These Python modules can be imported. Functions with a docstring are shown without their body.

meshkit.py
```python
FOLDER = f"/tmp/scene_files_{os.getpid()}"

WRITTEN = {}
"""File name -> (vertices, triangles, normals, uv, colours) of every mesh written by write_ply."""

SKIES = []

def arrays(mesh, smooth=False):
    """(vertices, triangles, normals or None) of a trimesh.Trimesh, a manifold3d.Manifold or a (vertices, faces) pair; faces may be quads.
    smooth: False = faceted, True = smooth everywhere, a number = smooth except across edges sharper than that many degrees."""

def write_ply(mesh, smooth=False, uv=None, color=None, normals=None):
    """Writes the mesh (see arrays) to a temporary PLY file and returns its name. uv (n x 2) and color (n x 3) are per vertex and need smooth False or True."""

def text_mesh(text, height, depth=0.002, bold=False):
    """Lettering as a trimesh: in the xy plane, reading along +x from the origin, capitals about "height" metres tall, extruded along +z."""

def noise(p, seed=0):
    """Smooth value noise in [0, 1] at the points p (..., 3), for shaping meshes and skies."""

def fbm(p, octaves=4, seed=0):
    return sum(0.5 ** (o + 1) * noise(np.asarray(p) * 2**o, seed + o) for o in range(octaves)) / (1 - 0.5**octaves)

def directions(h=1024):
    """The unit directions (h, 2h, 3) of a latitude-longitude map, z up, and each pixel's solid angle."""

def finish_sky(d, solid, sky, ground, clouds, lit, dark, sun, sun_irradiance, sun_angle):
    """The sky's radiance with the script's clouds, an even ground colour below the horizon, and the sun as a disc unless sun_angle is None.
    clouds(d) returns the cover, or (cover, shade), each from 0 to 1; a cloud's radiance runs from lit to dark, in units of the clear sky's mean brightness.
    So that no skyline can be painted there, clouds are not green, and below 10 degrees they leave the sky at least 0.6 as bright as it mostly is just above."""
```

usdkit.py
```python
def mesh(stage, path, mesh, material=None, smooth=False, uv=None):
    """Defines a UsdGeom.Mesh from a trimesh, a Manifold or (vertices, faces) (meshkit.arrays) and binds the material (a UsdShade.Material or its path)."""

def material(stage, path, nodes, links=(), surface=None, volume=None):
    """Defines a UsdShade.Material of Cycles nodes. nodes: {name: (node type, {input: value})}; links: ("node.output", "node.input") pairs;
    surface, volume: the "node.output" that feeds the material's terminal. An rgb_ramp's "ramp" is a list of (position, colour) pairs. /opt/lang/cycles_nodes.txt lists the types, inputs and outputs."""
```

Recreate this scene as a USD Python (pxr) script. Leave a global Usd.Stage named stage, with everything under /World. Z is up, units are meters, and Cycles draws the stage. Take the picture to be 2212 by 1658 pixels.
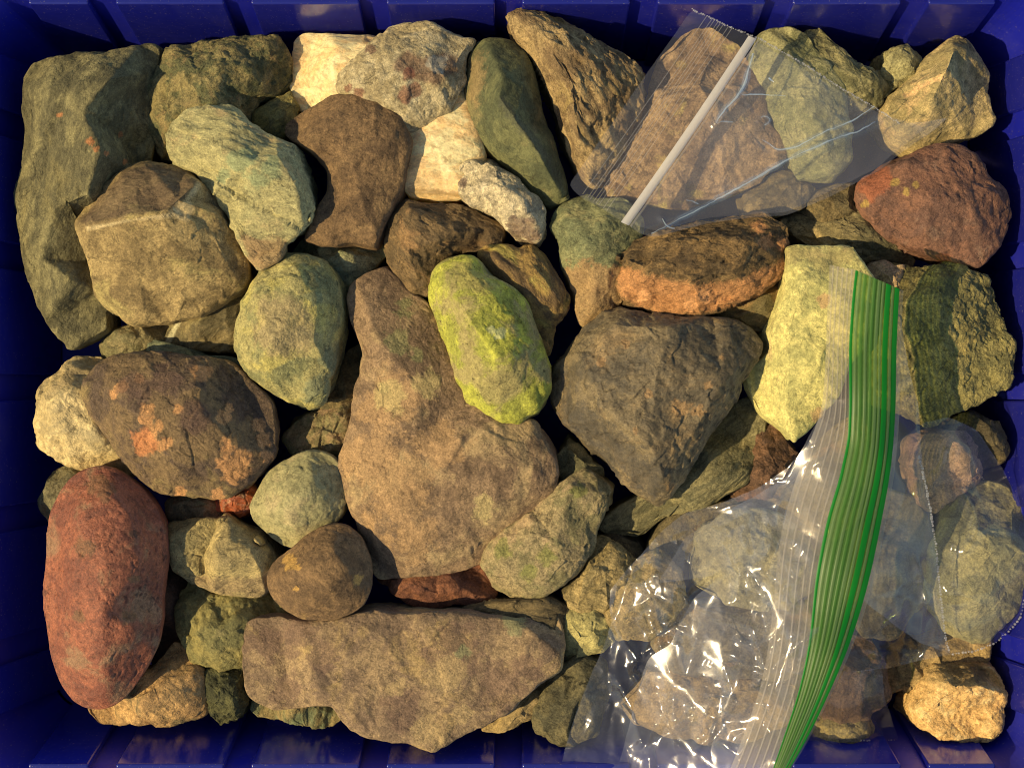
import math, random
import numpy as np, trimesh, manifold3d, shapely
from shapely.geometry import Polygon, Point
from scipy.interpolate import LinearNDInterpolator, NearestNDInterpolator
from scipy.spatial import cKDTree, Delaunay
from scipy import ndimage
import usdkit, meshkit
from pxr import Usd, UsdGeom, UsdLux, UsdShade, Gf, Sdf

stage = Usd.Stage.CreateInMemory()
UsdGeom.SetStageUpAxis(stage, UsdGeom.Tokens.z)
UsdGeom.SetStageMetersPerUnit(stage, 1.0)
world = UsdGeom.Xform.Define(stage, '/World')
stage.SetDefaultPrim(world.GetPrim())
UsdGeom.Scope.Define(stage, '/World/Looks')

# ---------------------------------------------------------------- camera, sky, sun, exposure
U = 0.40 / 2212          # one working unit in metres; all lengths below are in these units
H = 3594.0               # height of the lens above the middle of the pile
EXPOSURE = 0.0
SUN = np.array([-0.94, -0.30, 0.92]); SUN /= np.linalg.norm(SUN)
SUN_I, SUN_COL, SKY_S = 1.25, (1.0, 0.79, 0.46), 0.105
cam = UsdGeom.Camera.Define(stage, '/World/camera')
cam.AddTranslateOp().Set(Gf.Vec3d(0, 0, H * U))
cam.CreateHorizontalApertureAttr(23.5); cam.CreateVerticalApertureAttr(23.5 * 767 / 1024)
cam.CreateFocalLengthAttr(23.5 * H / 2212)
cam.CreateFStopAttr(6.3); cam.CreateFocusDistanceAttr((H - 20) * U)
cam.CreateClippingRangeAttr(Gf.Vec2f(0.01, 50)); cam.CreateExposureAttr(EXPOSURE)
sun = UsdLux.DistantLight.Define(stage, '/World/sun')
sun.CreateIntensityAttr(SUN_I); sun.CreateAngleAttr(0.6); sun.CreateColorAttr(Gf.Vec3f(*SUN_COL)); sun.CreateNormalizeAttr(True)
zax = Gf.Vec3d(*map(float, SUN)); sun.AddOrientOp().Set(Gf.Quatf(Gf.Rotation(Gf.Vec3d(0, 0, 1), zax).GetQuat()))
usdkit.material(stage, '/World/Looks/sky', {
    's': ('sky_texture', {'sky_type': 'single_scattering', 'sun_disc': False, 'sun_elevation': float(math.asin(SUN[2])), 'sun_rotation': float(math.atan2(SUN[0], SUN[1]))}),
    'b': ('background_shader', {'strength': SKY_S})}, [('s.color', 'b.color')], surface='b.background')
dome = UsdLux.DomeLight.Define(stage, '/World/sky')
UsdShade.MaterialBindingAPI.Apply(dome.GetPrim()).Bind(UsdShade.Material.Get(stage, '/World/Looks/sky'))

# ---------------------------------------------------------------- helpers
used = {}
def path_for(name, parent='/World'):
    k = parent + '/' + name; n = used.get(k, 0); used[k] = n + 1
    return k if n == 0 else f'{k}_{n:03d}'
def tag(prim, label=None, cat=None, group=None, kind=None):
    for k, v in (('label', label), ('category', cat), ('group', group), ('kind', kind)):
        if v: prim.SetCustomDataByKey(k, v)
def P(px, py, h):
    """a point seen at (px, py) on the picture plane of the pile, standing h above it"""
    f = (H - h) / H
    return np.stack([(np.asarray(px, float) - 1106) * f, (829 - np.asarray(py, float)) * f], -1)
def srgb(c):
    c = np.asarray(c, float) / 255
    return np.where(c < 0.04045, c / 12.92, ((c + 0.055) / 1.055) ** 2.4)
TAN = srgb((140, 114, 70)); LW = np.array([0.21, 0.72, 0.07])
def alb(c, k=1.0, pull=0.15):
    l = srgb(c); l = (1 - pull) * l + pull * TAN * (l @ LW) / (TAN @ LW)
    return tuple(np.clip(l * k / np.array([0.82, 0.73, 0.66]), 0.004, 0.85))
def put(name, v, f, mat, parent='/World', origin=None, smooth=True):
    """one Mesh prim, vertices in working units"""
    p = path_for(name, parent)
    v = np.asarray(v, float) * U
    o = np.zeros(3) if origin is None else np.asarray(origin, float) * U
    m = usdkit.mesh(stage, p, (v - o, f), mat, smooth=smooth)
    if origin is not None: m.AddTranslateOp().Set(Gf.Vec3d(*map(float, o)))
    return m
def xform(name, origin):
    p = path_for(name); x = UsdGeom.Xform.Define(stage, p)
    return x, p

# ---------------------------------------------------------------- materials
def rock_material(name, a, b, c=None, c_at=0.62, scale=90, strata=None, grain=1.0, speck=0.5, bump=1.0, rough=0.85, spec=0.3,
                  paint=(None, None, None), off=(0, 0, 0), sss=0, bscale=1.0, ragged=1.3):
    N = {'g': ('geometry', {}), 'sh': ('vector_math', {'math_type': 'add', 'vector2': off})}
    L = [('g.position', 'sh.vector1')]
    pos = 'sh.vector'
    if strata:
        ang, st = strata
        N['mp'] = ('mapping', {'rotation': (0.25, 0.2, -math.radians(ang)), 'scale': (1.0, st, st)})
        N['mr'] = ('mapping', {'mapping_type': 'point', 'scale': (st ** 0.6, 1, 1)})
        # rotate first, then squeeze along the bedding direction
        N['mp'] = ('mapping', {'rotation': (0.15, 0.1, -math.radians(ang))})
        L += [('sh.vector', 'mp.vector'), ('mp.vector', 'mr.vector')]; pos = 'mr.vector'
    def noise(n, sc, det=5, ro=0.6, dist=0.0, p=pos):
        N[n] = ('noise_texture', {'scale': sc, 'detail': det, 'roughness': ro, 'distortion': dist}); L.append((p, n + '.vector'))
    def rng(n, src, lo, hi, t0=0., t1=1., kind='smoothstep'):
        N[n] = ('map_range', {'range_type': kind, 'from_min': lo, 'from_max': hi, 'to_min': t0, 'to_max': t1, 'clamp': True}); L.append((src, n + '.value'))
    k = [0]
    def mixc(prev, col, fac):
        n = f'mx{k[0]}'; k[0] += 1
        N[n] = ('mix', {'mix_type': 'mix', 'color2': col}); L.append((fac, n + '.fac'))
        if isinstance(prev, str): L.append((prev, n + '.color1'))
        else: N[n][1]['color1'] = prev
        return n + '.color'
    noise('n1', scale, 8, 0.68, 0.4); rng('r1', 'n1.fac', 0.43, 0.57)
    col = mixc(alb(a), alb(b), 'r1.result')
    noise('n1b', scale * 3.3, 6, 0.7, 0.6); rng('r1b', 'n1b.fac', 0.50, 0.64, 0, 0.7)
    col = mixc(col, tuple(0.5 * np.array(alb(b)) + 0.12 * np.array(alb(a))), 'r1b.result')
    if c is not None:
        N['sc'] = ('vector_math', {'math_type': 'add', 'vector2': (3.1, 7.7, 1.3)}); L.append((pos, 'sc.vector1'))
        noise('n2', scale * 0.8, 7, 0.66, 0.5, 'sc.vector'); rng('r2', 'n2.fac', c_at - 0.07, c_at + 0.07, 0, 0.8)
        col = mixc(col, alb(c), 'r2.result')
    if any(p is not None for p in paint):
        N['at'] = ('attribute', {'attribute': 'paint'}); N['sp'] = ('separate_xyz', {}); L.append(('at.vector', 'sp.vector'))
        noise('n3', 230, 8, 0.75, 0.4, 'sh.vector')
        N['m3'] = ('math', {'math_type': 'multiply_add', 'value2': ragged, 'value3': -0.5 * ragged}); L.append(('n3.fac', 'm3.value1'))
        for ch, p in zip('xyz', paint):
            if p is None: continue
            N['ad' + ch] = ('math', {'math_type': 'add'}); L += [('m3.value', f'ad{ch}.value1'), ('sp.' + ch, f'ad{ch}.value2')]
            rng('rp' + ch, f'ad{ch}.value', 0.2, 0.52, 0, 0.68)
            col = mixc(col, alb(p), f'rp{ch}.result')
    noise('n4', 1500, 3, 0.7, 0, 'sh.vector'); rng('r4a', 'n4.fac', 0.28, 0.72, 1 - 0.40 * grain, 1 + 0.40 * grain, 'linear'); noise('n8', 520, 6, 0.75, 0.5); rng('r8', 'n8.fac', 0.34, 0.66, 0.74, 1.30, 'linear')
    N['r4'] = ('math', {'math_type': 'multiply'}); L += [('r4a.result', 'r4.value1'), ('r8.result', 'r4.value2')]
    N['gm'] = ('vector_math', {'math_type': 'scale'}); L += [(col, 'gm.vector1'), ('r4.value', 'gm.scale')]
    noise('n5', 620, 2, 0.5, 0, 'sh.vector'); rng('r5', 'n5.fac', 0.64, 0.72, 1.0, 1 - 0.62 * speck)
    N['gs'] = ('vector_math', {'math_type': 'scale'}); L += [('gm.vector', 'gs.vector1'), ('r5.result', 'gs.scale')]
    noise('n10', 62, 9, 0.62, 0.8, 'sh.vector'); N['ds'] = ('math', {'math_type': 'subtract', 'value2': 0.5}); N['da'] = ('math', {'math_type': 'absolute'}); L += [('n10.fac', 'ds.value1'), ('ds.value', 'da.value1')]
    rng('r10a', 'da.value', 0.002, 0.016, 1.0, 0.0); noise('n11', 85, 2, 0.5, 0, 'sc2.vector'); N['sc2'] = ('vector_math', {'math_type': 'add', 'vector2': (5.2, 1.7, 9.9)}); L.append((pos, 'sc2.vector1'))
    rng('r10b', 'n11.fac', 0.47, 0.62, 0.0, 0.50 * grain); N['r10m'] = ('math', {'math_type': 'multiply'}); L += [('r10a.result', 'r10m.value1'), ('r10b.result', 'r10m.value2')]
    N['r10'] = ('math', {'math_type': 'subtract', 'value1': 1.0}); L.append(('r10m.value', 'r10.value2')); N['gd'] = ('vector_math', {'math_type': 'scale'}); L += [('gs.vector', 'gd.vector1'), ('r10.value', 'gd.scale')]
    noise('n6', 480 * bscale, 8, 0.68, 0.3); noise('n7', 1300, 3, 0.6, 0, 'sh.vector')
    N['bh'] = ('math', {'math_type': 'multiply_add', 'value2': 0.15}); L += [('n7.fac', 'bh.value1'), ('n6.fac', 'bh.value3')]
    N['n9'] = ('noise_texture', {'type': 'ridged_multifractal', 'scale': 170 * bscale, 'detail': 6, 'roughness': 0.6, 'lacunarity': 2.1, 'offset': 0.9, 'gain': 1.6, 'use_normalize': True}); L.append((pos, 'n9.vector'))
    N['bh2'] = ('math', {'math_type': 'multiply_add', 'value2': -0.30}); L += [('n9.fac', 'bh2.value1'), ('bh.value', 'bh2.value3')]
    N['bp'] = ('bump', {'strength': 0.85, 'distance': 0.0011 * bump}); L.append(('bh2.value', 'bp.height'))
    pr = {'roughness': rough, 'specular_ior_level': spec * 1.2, 'diffuse_roughness': 0.4}
    if sss: pr |= {'subsurface_weight': sss, 'subsurface_scale': 0.004, 'subsurface_radius': (1, 0.7, 0.4)}
    N['p'] = ('principled_bsdf', pr); L += [('gd.vector', 'p.base_color'), ('bp.normal', 'p.normal')]
    return usdkit.material(stage, '/World/Looks/' + name, N, L, surface='p.BSDF')

def film_material(name, tint=(0.97, 0.96, 0.95), haze=0.06, haze_col=(0.8, 0.78, 0.74), rough=0.09, gain=1.0, bump=0.0):
    N = {'t': ('transparent_bsdf', {'color': tint}), 'ge': ('geometry', {}), 'dt': ('vector_math', {'math_type': 'dot_product'}), 'ab': ('math', {'math_type': 'absolute'}), 'om': ('math', {'math_type': 'subtract', 'value1': 1.0, 'use_clamp': True}),
         'pw': ('math', {'math_type': 'power', 'value2': 5.0}), 'fr': ('math', {'math_type': 'multiply_add', 'value2': 0.92, 'value3': 0.06}), 'gl': ('glossy_bsdf', {'color': (1, 1, 1), 'roughness': rough}),
         'k': ('math', {'math_type': 'multiply', 'value2': gain, 'use_clamp': True}),
         'd': ('diffuse_bsdf', {'color': haze_col}), 'tl': ('translucent_bsdf', {'color': haze_col}), 'h': ('mix_closure', {'fac': 0.5}),
         'm1': ('mix_closure', {'fac': haze}), 'm2': ('mix_closure', {})}
    L = [('d.BSDF', 'h.closure1'), ('tl.BSDF', 'h.closure2'), ('t.BSDF', 'm1.closure1'), ('h.closure', 'm1.closure2'),
         ('ge.incoming', 'dt.vector1'), ('ge.normal', 'dt.vector2'), ('dt.value', 'ab.value1'), ('ab.value', 'om.value2'), ('om.value', 'pw.value1'), ('pw.value', 'fr.value1'), ('fr.value', 'k.value1'), ('k.value', 'm2.fac'), ('m1.closure', 'm2.closure1'), ('gl.BSDF', 'm2.closure2')]
    if bump:
        N |= {'g': ('geometry', {}), 'n': ('noise_texture', {'scale': 240, 'detail': 3, 'roughness': 0.5}), 'b': ('bump', {'strength': 0.5, 'distance': bump})}
        L += [('g.position', 'n.vector'), ('n.fac', 'b.height'), ('b.normal', 'gl.normal')]
    return usdkit.material(stage, '/World/Looks/' + name, N, L, surface='m2.closure')

# ---------------------------------------------------------------- the blue tray
FLOOR, RIM = -370.0, 18.0
XF, YF, TAPER = 1083.0, 766.0, 0.176
def plastic(name, base, rough, dust=0.5, spec=0.5):
    return usdkit.material(stage, '/World/Looks/' + name, {
        'g': ('geometry', {}), 'n': ('noise_texture', {'scale': 28, 'detail': 8, 'roughness': 0.65, 'distortion': 0.5}),
        'r': ('map_range', {'from_min': 0.35, 'from_max': 0.75, 'to_min': rough * 0.7, 'to_max': rough * 1.5, 'clamp': True}),
        'n2': ('noise_texture', {'scale': 1500, 'detail': 1}), 'r2': ('map_range', {'range_type': 'smoothstep', 'from_min': 0.70, 'from_max': 0.76, 'to_min': 0, 'to_max': dust, 'clamp': True}),
        'r3': ('map_range', {'from_min': 0.45, 'from_max': 0.8, 'to_min': 0.0, 'to_max': 0.05 * dust, 'clamp': True}),
        'mx': ('mix', {'color1': base, 'color2': (0.34, 0.29, 0.22)}), 'mx2': ('mix', {'color2': (0.34, 0.29, 0.22)}),
        'n3': ('noise_texture', {'scale': 60, 'detail': 2}), 'b': ('bump', {'strength': 0.25, 'distance': 0.0008}),
        'p': ('principled_bsdf', {'specular_ior_level': spec})},
        [('g.position', 'n.vector'), ('n.fac', 'r.value'), ('g.position', 'n2.vector'), ('n2.fac', 'r2.value'), ('n.fac', 'r3.value'), ('r2.result', 'mx.fac'),
         ('mx.color', 'mx2.color1'), ('r3.result', 'mx2.fac'), ('g.position', 'n3.vector'), ('n3.fac', 'b.height'), ('b.normal', 'p.normal'),
         ('mx2.color', 'p.base_color'), ('r.result', 'p.roughness')], surface='p.BSDF')
M_tray = plastic('blue_plastic', (0.008, 0.012, 0.30), 0.5)
M_panel = plastic('blue_plastic_glossy', (0.010, 0.013, 0.20), 0.17, spec=1.0)
tray, tray_p = xform('plastic_tray', (0, 0, FLOOR))
tag(tray.GetPrim(), 'deep blue plastic tray with ribbed glossy walls, holding the whole pile of stones', 'tray')
def ring(hx, hy, r, z, n=14):
    pts = []
    for sx, sy, a0 in ((1, 1, 0), (-1, 1, 90), (-1, -1, 180), (1, -1, 270)):
        for i in range(n + 1):
            a = math.radians(a0 + 90 * i / n); pts.append((sx * (hx - r) + r * math.cos(a), sy * (hy - r) + r * math.sin(a), z))
    return np.array(pts)
def loft(rings, close=True):
    n = len(rings[0]); v = np.vstack(rings); f = []
    for k in range(len(rings) - 1):
        for i in range(n):
            j = (i + 1) % n; a, b, c, d = k * n + i, k * n + j, (k + 1) * n + j, (k + 1) * n + i
            f += [(a, b, c), (a, c, d)]
    return v, np.array(f)
t = TAPER
rs = []
for z in np.linspace(FLOOR + 16, RIM, 6):
    e = (z - FLOOR) * t; rs.append(ring(XF + e, YF + e, 70 + e * .4, z))
e = (RIM - FLOOR) * t
rs += [ring(XF + e + 3, YF + e + 3, 80 + e * .4, RIM + 6), ring(XF + e + 12, YF + e + 12, 85 + e * .4, RIM + 8), ring(XF + e + 70, YF + e + 70, 130 + e * .4, RIM + 8), ring(XF + e + 74, YF + e + 74, 134 + e * .4, RIM - 40),
       ring(XF + e + 66, YF + e + 66, 130 + e * .4, RIM - 40), ring(XF + e + 62, YF + e + 62, 128 + e * .4, RIM - 2), ring(XF + e + 17, YF + e + 17, 95 + e * .4, RIM - 4), ring(XF + 17, YF + 17, 85, FLOOR - 16)]
v, f = loft(rs); f = f[:, ::1]
put('wall', v, f, M_tray, tray_p, smooth=False)
fl0, fl1 = ring(XF + 2.5, YF + 2.5, 72, FLOOR), ring(XF + 2, YF + 2, 72, FLOOR - 15)
n_ = len(fl0); v = np.vstack([fl0, fl1, [[0, 0, FLOOR], [0, 0, FLOOR - 15]]]); f = []
for i in range(n_):
    j = (i + 1) % n_; f += [(2 * n_, i, j), (2 * n_ + 1, n_ + j, n_ + i), (i, n_ + i, n_ + j), (i, n_ + j, j)]
put('floor', v, np.array(f), M_tray, tray_p, smooth=False)
def hull_box(c, ex, ey, ez, hx, hy, hz, r):
    s = trimesh.creation.icosphere(1, r).vertices; pts = []
    for i in (-1, 1):
        for j in (-1, 1):
            for k in (-1, 1): pts.append(np.asarray(c) + ex * i * (hx - r) + ey * j * (hy - r) + ez * k * (hz - r) + s)
    h = trimesh.convex.convex_hull(np.vstack(pts)); return np.array(h.vertices), np.array(h.faces)
STR = 58.0; PITCH = 292.0
def panels(side):
    along = np.array([1., 0, 0]) if side in 'tb' else np.array([0, 1., 0])
    out = {'t': np.array([0, 1., 0]), 'b': np.array([0, -1., 0]), 'l': np.array([-1., 0, 0]), 'r': np.array([1., 0, 0])}[side]
    half = YF if side in 'tb' else XF; reach = (XF if side in 'tb' else YF) - 40
    up = np.array([0, 0, 1.]) + out * t; up /= np.linalg.norm(up); nrm = np.cross(along, up); nrm *= np.sign(nrm @ out)
    edges = [-8 + PITCH * k for k in range(-4, 5)]
    for k in range(-4, 4):
        a, b = max(edges[k + 4] + STR / 2, -reach), min(edges[k + 5] - STR / 2, reach)
        if b - a < 50: continue
        z0, z1 = FLOOR + 6, RIM - 12; zc = (z0 + z1) / 2
        c = along * (a + b) / 2 + out * (half + (zc - FLOOR) * t) + np.array([0, 0, zc]) - nrm * 5
        v, f = hull_box(c, along, up, nrm, (b - a) / 2, (z1 - z0) / 2 / up[2], 9, 5)
        put('wall_panel', v, f, M_panel, tray_p, smooth=40)
for s in 'tblr': panels(s)

# ---------------------------------------------------------------- stones
ICO = {}
def ico(n):
    if n not in ICO:
        m = trimesh.creation.icosphere(n); ICO[n] = (np.array(m.vertices), np.array(m.faces), m.edges_unique)
    return ICO[n]
def poly_value(poly, x, y, soft=14.0):
    pl = Polygon(poly); inside = shapely.contains_xy(pl, x, y); d = shapely.distance(pl.exterior, shapely.points(x, y))
    return np.clip(0.34 + np.where(inside, d, -d) / soft * 0.34, -1, 1.2)
rocks_top = []      # (x, y, z) samples for the bags to rest on
def outline_points(poly, rng, rough):
    pl = np.asarray(poly, float); q = np.vstack([pl, pl[:1]]); seg = np.linalg.norm(np.diff(q, axis=0), axis=1); cum = np.concatenate([[0], np.cumsum(seg)])
    n = int(cum[-1] / 4); s = np.arange(n) * cum[-1] / n
    p = np.stack([np.interp(s, cum, q[:, 0]), np.interp(s, cum, q[:, 1])], 1)
    for _ in range(1): p = 0.5 * p + 0.25 * (np.roll(p, 1, 0) + np.roll(p, -1, 0))
    d = np.roll(p, -1, 0) - np.roll(p, 1, 0); nrm = np.stack([d[:, 1], -d[:, 0]], 1) / (np.linalg.norm(d, axis=1, keepdims=True) + 1e-9)
    r = rng.normal(size=(8, n)); w = np.zeros(n)
    for i, sg in enumerate((3, 6, 12)): w += ndimage.gaussian_filter1d(r[i], sg, mode='wrap') * sg ** 0.5 * (1.0, 1.2, 1.2)[i]
    return p + nrm * (w * rough)[:, None]
COUNT = [0]
def rock(name, label, z, h, poly, mat, ctrl=None, cat='stone', group=None, n=13.0, thick=150, edge=0.42, fb=3.0, fs=90.0, chip=3.6, cell=62.0, fine=0.8, terr=None, soft=0, amp=None, facet=None, strata=None,
         knob=0.0, pits=0.0, level=5, smooth=0, chips=None, rough=1.0, paint=None, centre=None, m=4.0):
    seed = 100 + COUNT[0] * 17; COUNT[0] += 1
    amp = amp or (1.5 if ctrl is None else 1.68)
    if soft: amp = 1.1
    if chips is None: chips = 9 if ctrl is None else 1
    if facet is None: facet = 1.0 if ctrl is None else 0.65
    chip *= (0.2, 0.4, 0.6, 0.3, 0.7, 0.45)[COUNT[0] % 6]
    z = z - (amp - 1) * 0.75 * h; h = h * amp
    if ctrl is not None: ctrl = [(a_, b_, c_ * amp) for a_, b_, c_ in ctrl]
    rng = np.random.default_rng(seed)
    op = outline_points(poly, rng, rough * 1.7)
    level = 6 if Polygon(op).area > 62000 else 5
    fb *= 0.6; knob *= 0.6; fs = max(fs, 60); cell = max(cell, 30.0)
    if strata and terr is None: terr = (1.5, 26.0)
    w = P(op[:, 0], op[:, 1], z); area = Polygon(w)
    c = np.array(area.centroid.coords[0]) if centre is None else P(centre[0], centre[1], z)
    w = np.array(area.buffer(3.5, join_style='mitre').exterior.coords)[:-1]; area = Polygon(w)
    d = w - c; th = np.arctan2(d[:, 1], d[:, 0]); rad = np.hypot(d[:, 0], d[:, 1])
    B = 720; bins = np.full(B, np.nan); idx = ((th + math.pi) / (2 * math.pi) * B).astype(int) % B
    for i, r in zip(idx, rad): bins[i] = r if np.isnan(bins[i]) else max(bins[i], r)
    ok = ~np.isnan(bins); xs = np.arange(B); bins = np.interp(xs, xs[ok], bins[ok], period=B); bins = ndimage.gaussian_filter1d(bins, 1.2, mode='wrap')
    V, F, E = ico(level)
    cz = 2 * np.arctan(np.tan(np.arccos(np.clip(V[:, 2], -1, 1)) / 2) / 1.5); az = np.arctan2(V[:, 1], V[:, 0]); V = np.stack([np.sin(cz) * np.cos(az), np.sin(cz) * np.sin(az), np.cos(cz)], 1); rho = np.hypot(V[:, 0], V[:, 1]); ang = np.arctan2(V[:, 1], V[:, 0])
    R = np.interp((ang + math.pi) / (2 * math.pi) * B - 0.5, xs, bins, period=B)
    # spread the vertices evenly in plan
    rr = np.where(V[:, 2] >= 0, rho ** 1.0, rho)
    x = c[0] + rr * R * np.cos(ang); y = c[1] + rr * R * np.sin(ang)
    # facets: straight interpolation between the rim and the ridge points
    k = max(10, len(w) // 14); ring_i = np.linspace(0, len(w), k, endpoint=False).astype(int)
    rim = c + (w[ring_i] - c) * 1.04
    if ctrl is None:
        m_ = 4 + int(rng.integers(0, 3)); pts = []; hs = []
        minx, miny, maxx, maxy = area.bounds; tries = 0
        while len(pts) < m_ and tries < 400:
            tries += 1; q = np.array([rng.uniform(minx, maxx), rng.uniform(miny, maxy)])
            if area.contains(Point(q)) and area.exterior.distance(Point(q)) > 0.22 * math.sqrt(area.area) and all(np.linalg.norm(q - p_) > 0.25 * math.sqrt(area.area) for p_ in pts):
                pts.append(q); hs.append(h * rng.uniform(0.8, 1.0))
        if not pts: pts, hs = [c], [h]
        pts = np.array(pts); hs = np.array(hs)
    else:
        a = np.array(ctrl, float); pts = P(a[:, 0], a[:, 1], z + a[:, 2]); hs = a[:, 2]
    eh = h * edge * rng.uniform(0.75, 1.15, k)
    allp, allh = np.vstack([rim, pts]), np.concatenate([eh, hs])
    xy = np.stack([x, y], 1)
    top = LinearNDInterpolator(allp, allh)(xy); nn = NearestNDInterpolator(allp, allh)(xy); top = np.where(np.isnan(top), nn, top)
    for _ in range(chips):
        i = rng.integers(len(w)); q = c + (w[i] - c) * rng.uniform(0.5, 0.88); g = (q - c) / (np.linalg.norm(q - c) + 1e-9)
        a_ = rng.uniform(-0.7, 0.7); g = np.array([g[0] * math.cos(a_) - g[1] * math.sin(a_), g[0] * math.sin(a_) + g[1] * math.cos(a_)])
        h0 = LinearNDInterpolator(allp, allh)(q[None])[0]; h0 = h if np.isnan(h0) else h0
        top = np.minimum(top, h0 * rng.uniform(0.95, 1.15) - ((xy - q) @ g) * rng.uniform(0.45, 1.3))
    top = np.maximum(top, 4)
    up = V[:, 2] >= 0
    zz = np.where(up, top * (1 - np.clip(rho, 0, 1) ** n) ** (1 / n), -thick * (1 - np.clip(rho, 0, 1) ** m) ** (1 / m))
    v = np.stack([x, y, zz + z], 1)
    deg = np.bincount(E.ravel(), minlength=len(v)).astype(float)
    def lap(v, lam):
        s = np.zeros_like(v)
        np.add.at(s, E[:, 0], v[E[:, 1]]); np.add.at(s, E[:, 1], v[E[:, 0]])
        return v + lam * (s / deg[:, None] - v)
    for _ in range(soft or 1): v = lap(v, 0.5)
    def normals(v):
        nf = np.cross(v[F[:, 1]] - v[F[:, 0]], v[F[:, 2]] - v[F[:, 0]]); s = np.zeros_like(v)
        for kk in range(3): np.add.at(s, F[:, kk], nf)
        return s / (np.linalg.norm(s, axis=1, keepdims=True) + 1e-12)
    nv = normals(v)
    q = v.copy()
    if strata:
        ca, sa = math.cos(math.radians(strata[0])), math.sin(math.radians(strata[0]))
        q = np.stack([(v[:, 0] * ca + v[:, 1] * sa) / strata[1], -v[:, 0] * sa + v[:, 1] * ca, v[:, 2]], 1)
    disp = fb * 2 * (meshkit.fbm(q / fs + seed, 4, seed) - 0.5) * 1.3
    if chip:
        lo, hi = q.min(0) - 10, q.max(0) + 10
        for amp, ce in ((chip, cell), (chip * 0.6, cell * 0.4)):
            m_ = int(np.clip(np.prod((hi - lo) / ce) * 1.2, 8, 20000)); cs = rng.uniform(lo, hi, (m_, 3)); gr = rng.normal(size=(m_, 3)) * amp / ce; of = rng.normal(size=m_) * amp * 0.3
            _, ii = cKDTree(cs).query(q + 5 * np.stack([meshkit.noise(q / (ce * .5), seed + s_) - .5 for s_ in (1, 2, 3)], 1))
            disp += ((q - cs[ii]) * gr[ii]).sum(1) + of[ii]
    if facet and not soft:
        u2 = np.stack([q[:, 0] + 0.5 * q[:, 2], q[:, 1] - 0.6 * q[:, 2]], 1); lo2, hi2 = u2.min(0) - 60, u2.max(0) + 60
        for sp_, am_ in ((82.0, 12.5), (36.0, 5.5), (15.0, 2.0)):
            n2 = int(np.prod((hi2 - lo2) / sp_)) + 6; pp = rng.uniform(lo2, hi2, (n2, 2)); hh = rng.uniform(-1, 1, n2) * am_ * facet
            fv = LinearNDInterpolator(pp, hh, fill_value=0.0)(u2); disp += fv
    if terr:
        tt = q[:, 1] / terr[1] + 1.6 * meshkit.fbm(v / 70, 3, seed + 3) + 0.35 * q[:, 2] / terr[1]; fr = tt - np.floor(tt); st_ = meshkit.noise(np.stack([np.floor(tt) * 7.3, q[:, 0] / 40, q[:, 2] / 40], 1), seed + 5)
        disp += terr[0] * (fr ** 2.5 - 0.3) * (0.3 + 1.4 * st_)
    if fine: disp += fine * 2 * (meshkit.fbm(q / 11.0, 3, seed + 9) - 0.5) * 1.4
    if knob:
        for sc, am in ((42.0, 1.0), (22.0, 0.5)):
            r_ = meshkit.noise(v / sc, seed + 21); disp += knob * am * (1 - 2 * np.abs(r_ - 0.5) * 1.6)
    if pits:
        r_ = meshkit.noise(v / 9.0, seed + 31); disp -= pits * np.clip((r_ - 0.72) / 0.15, 0, 1)
    v = v + nv * disp[:, None]
    for _ in range(smooth): v = lap(v, 0.45)
    origin = (c[0], c[1], z - thick)
    me = put(name, v, F, mat, '/World', origin)
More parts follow.
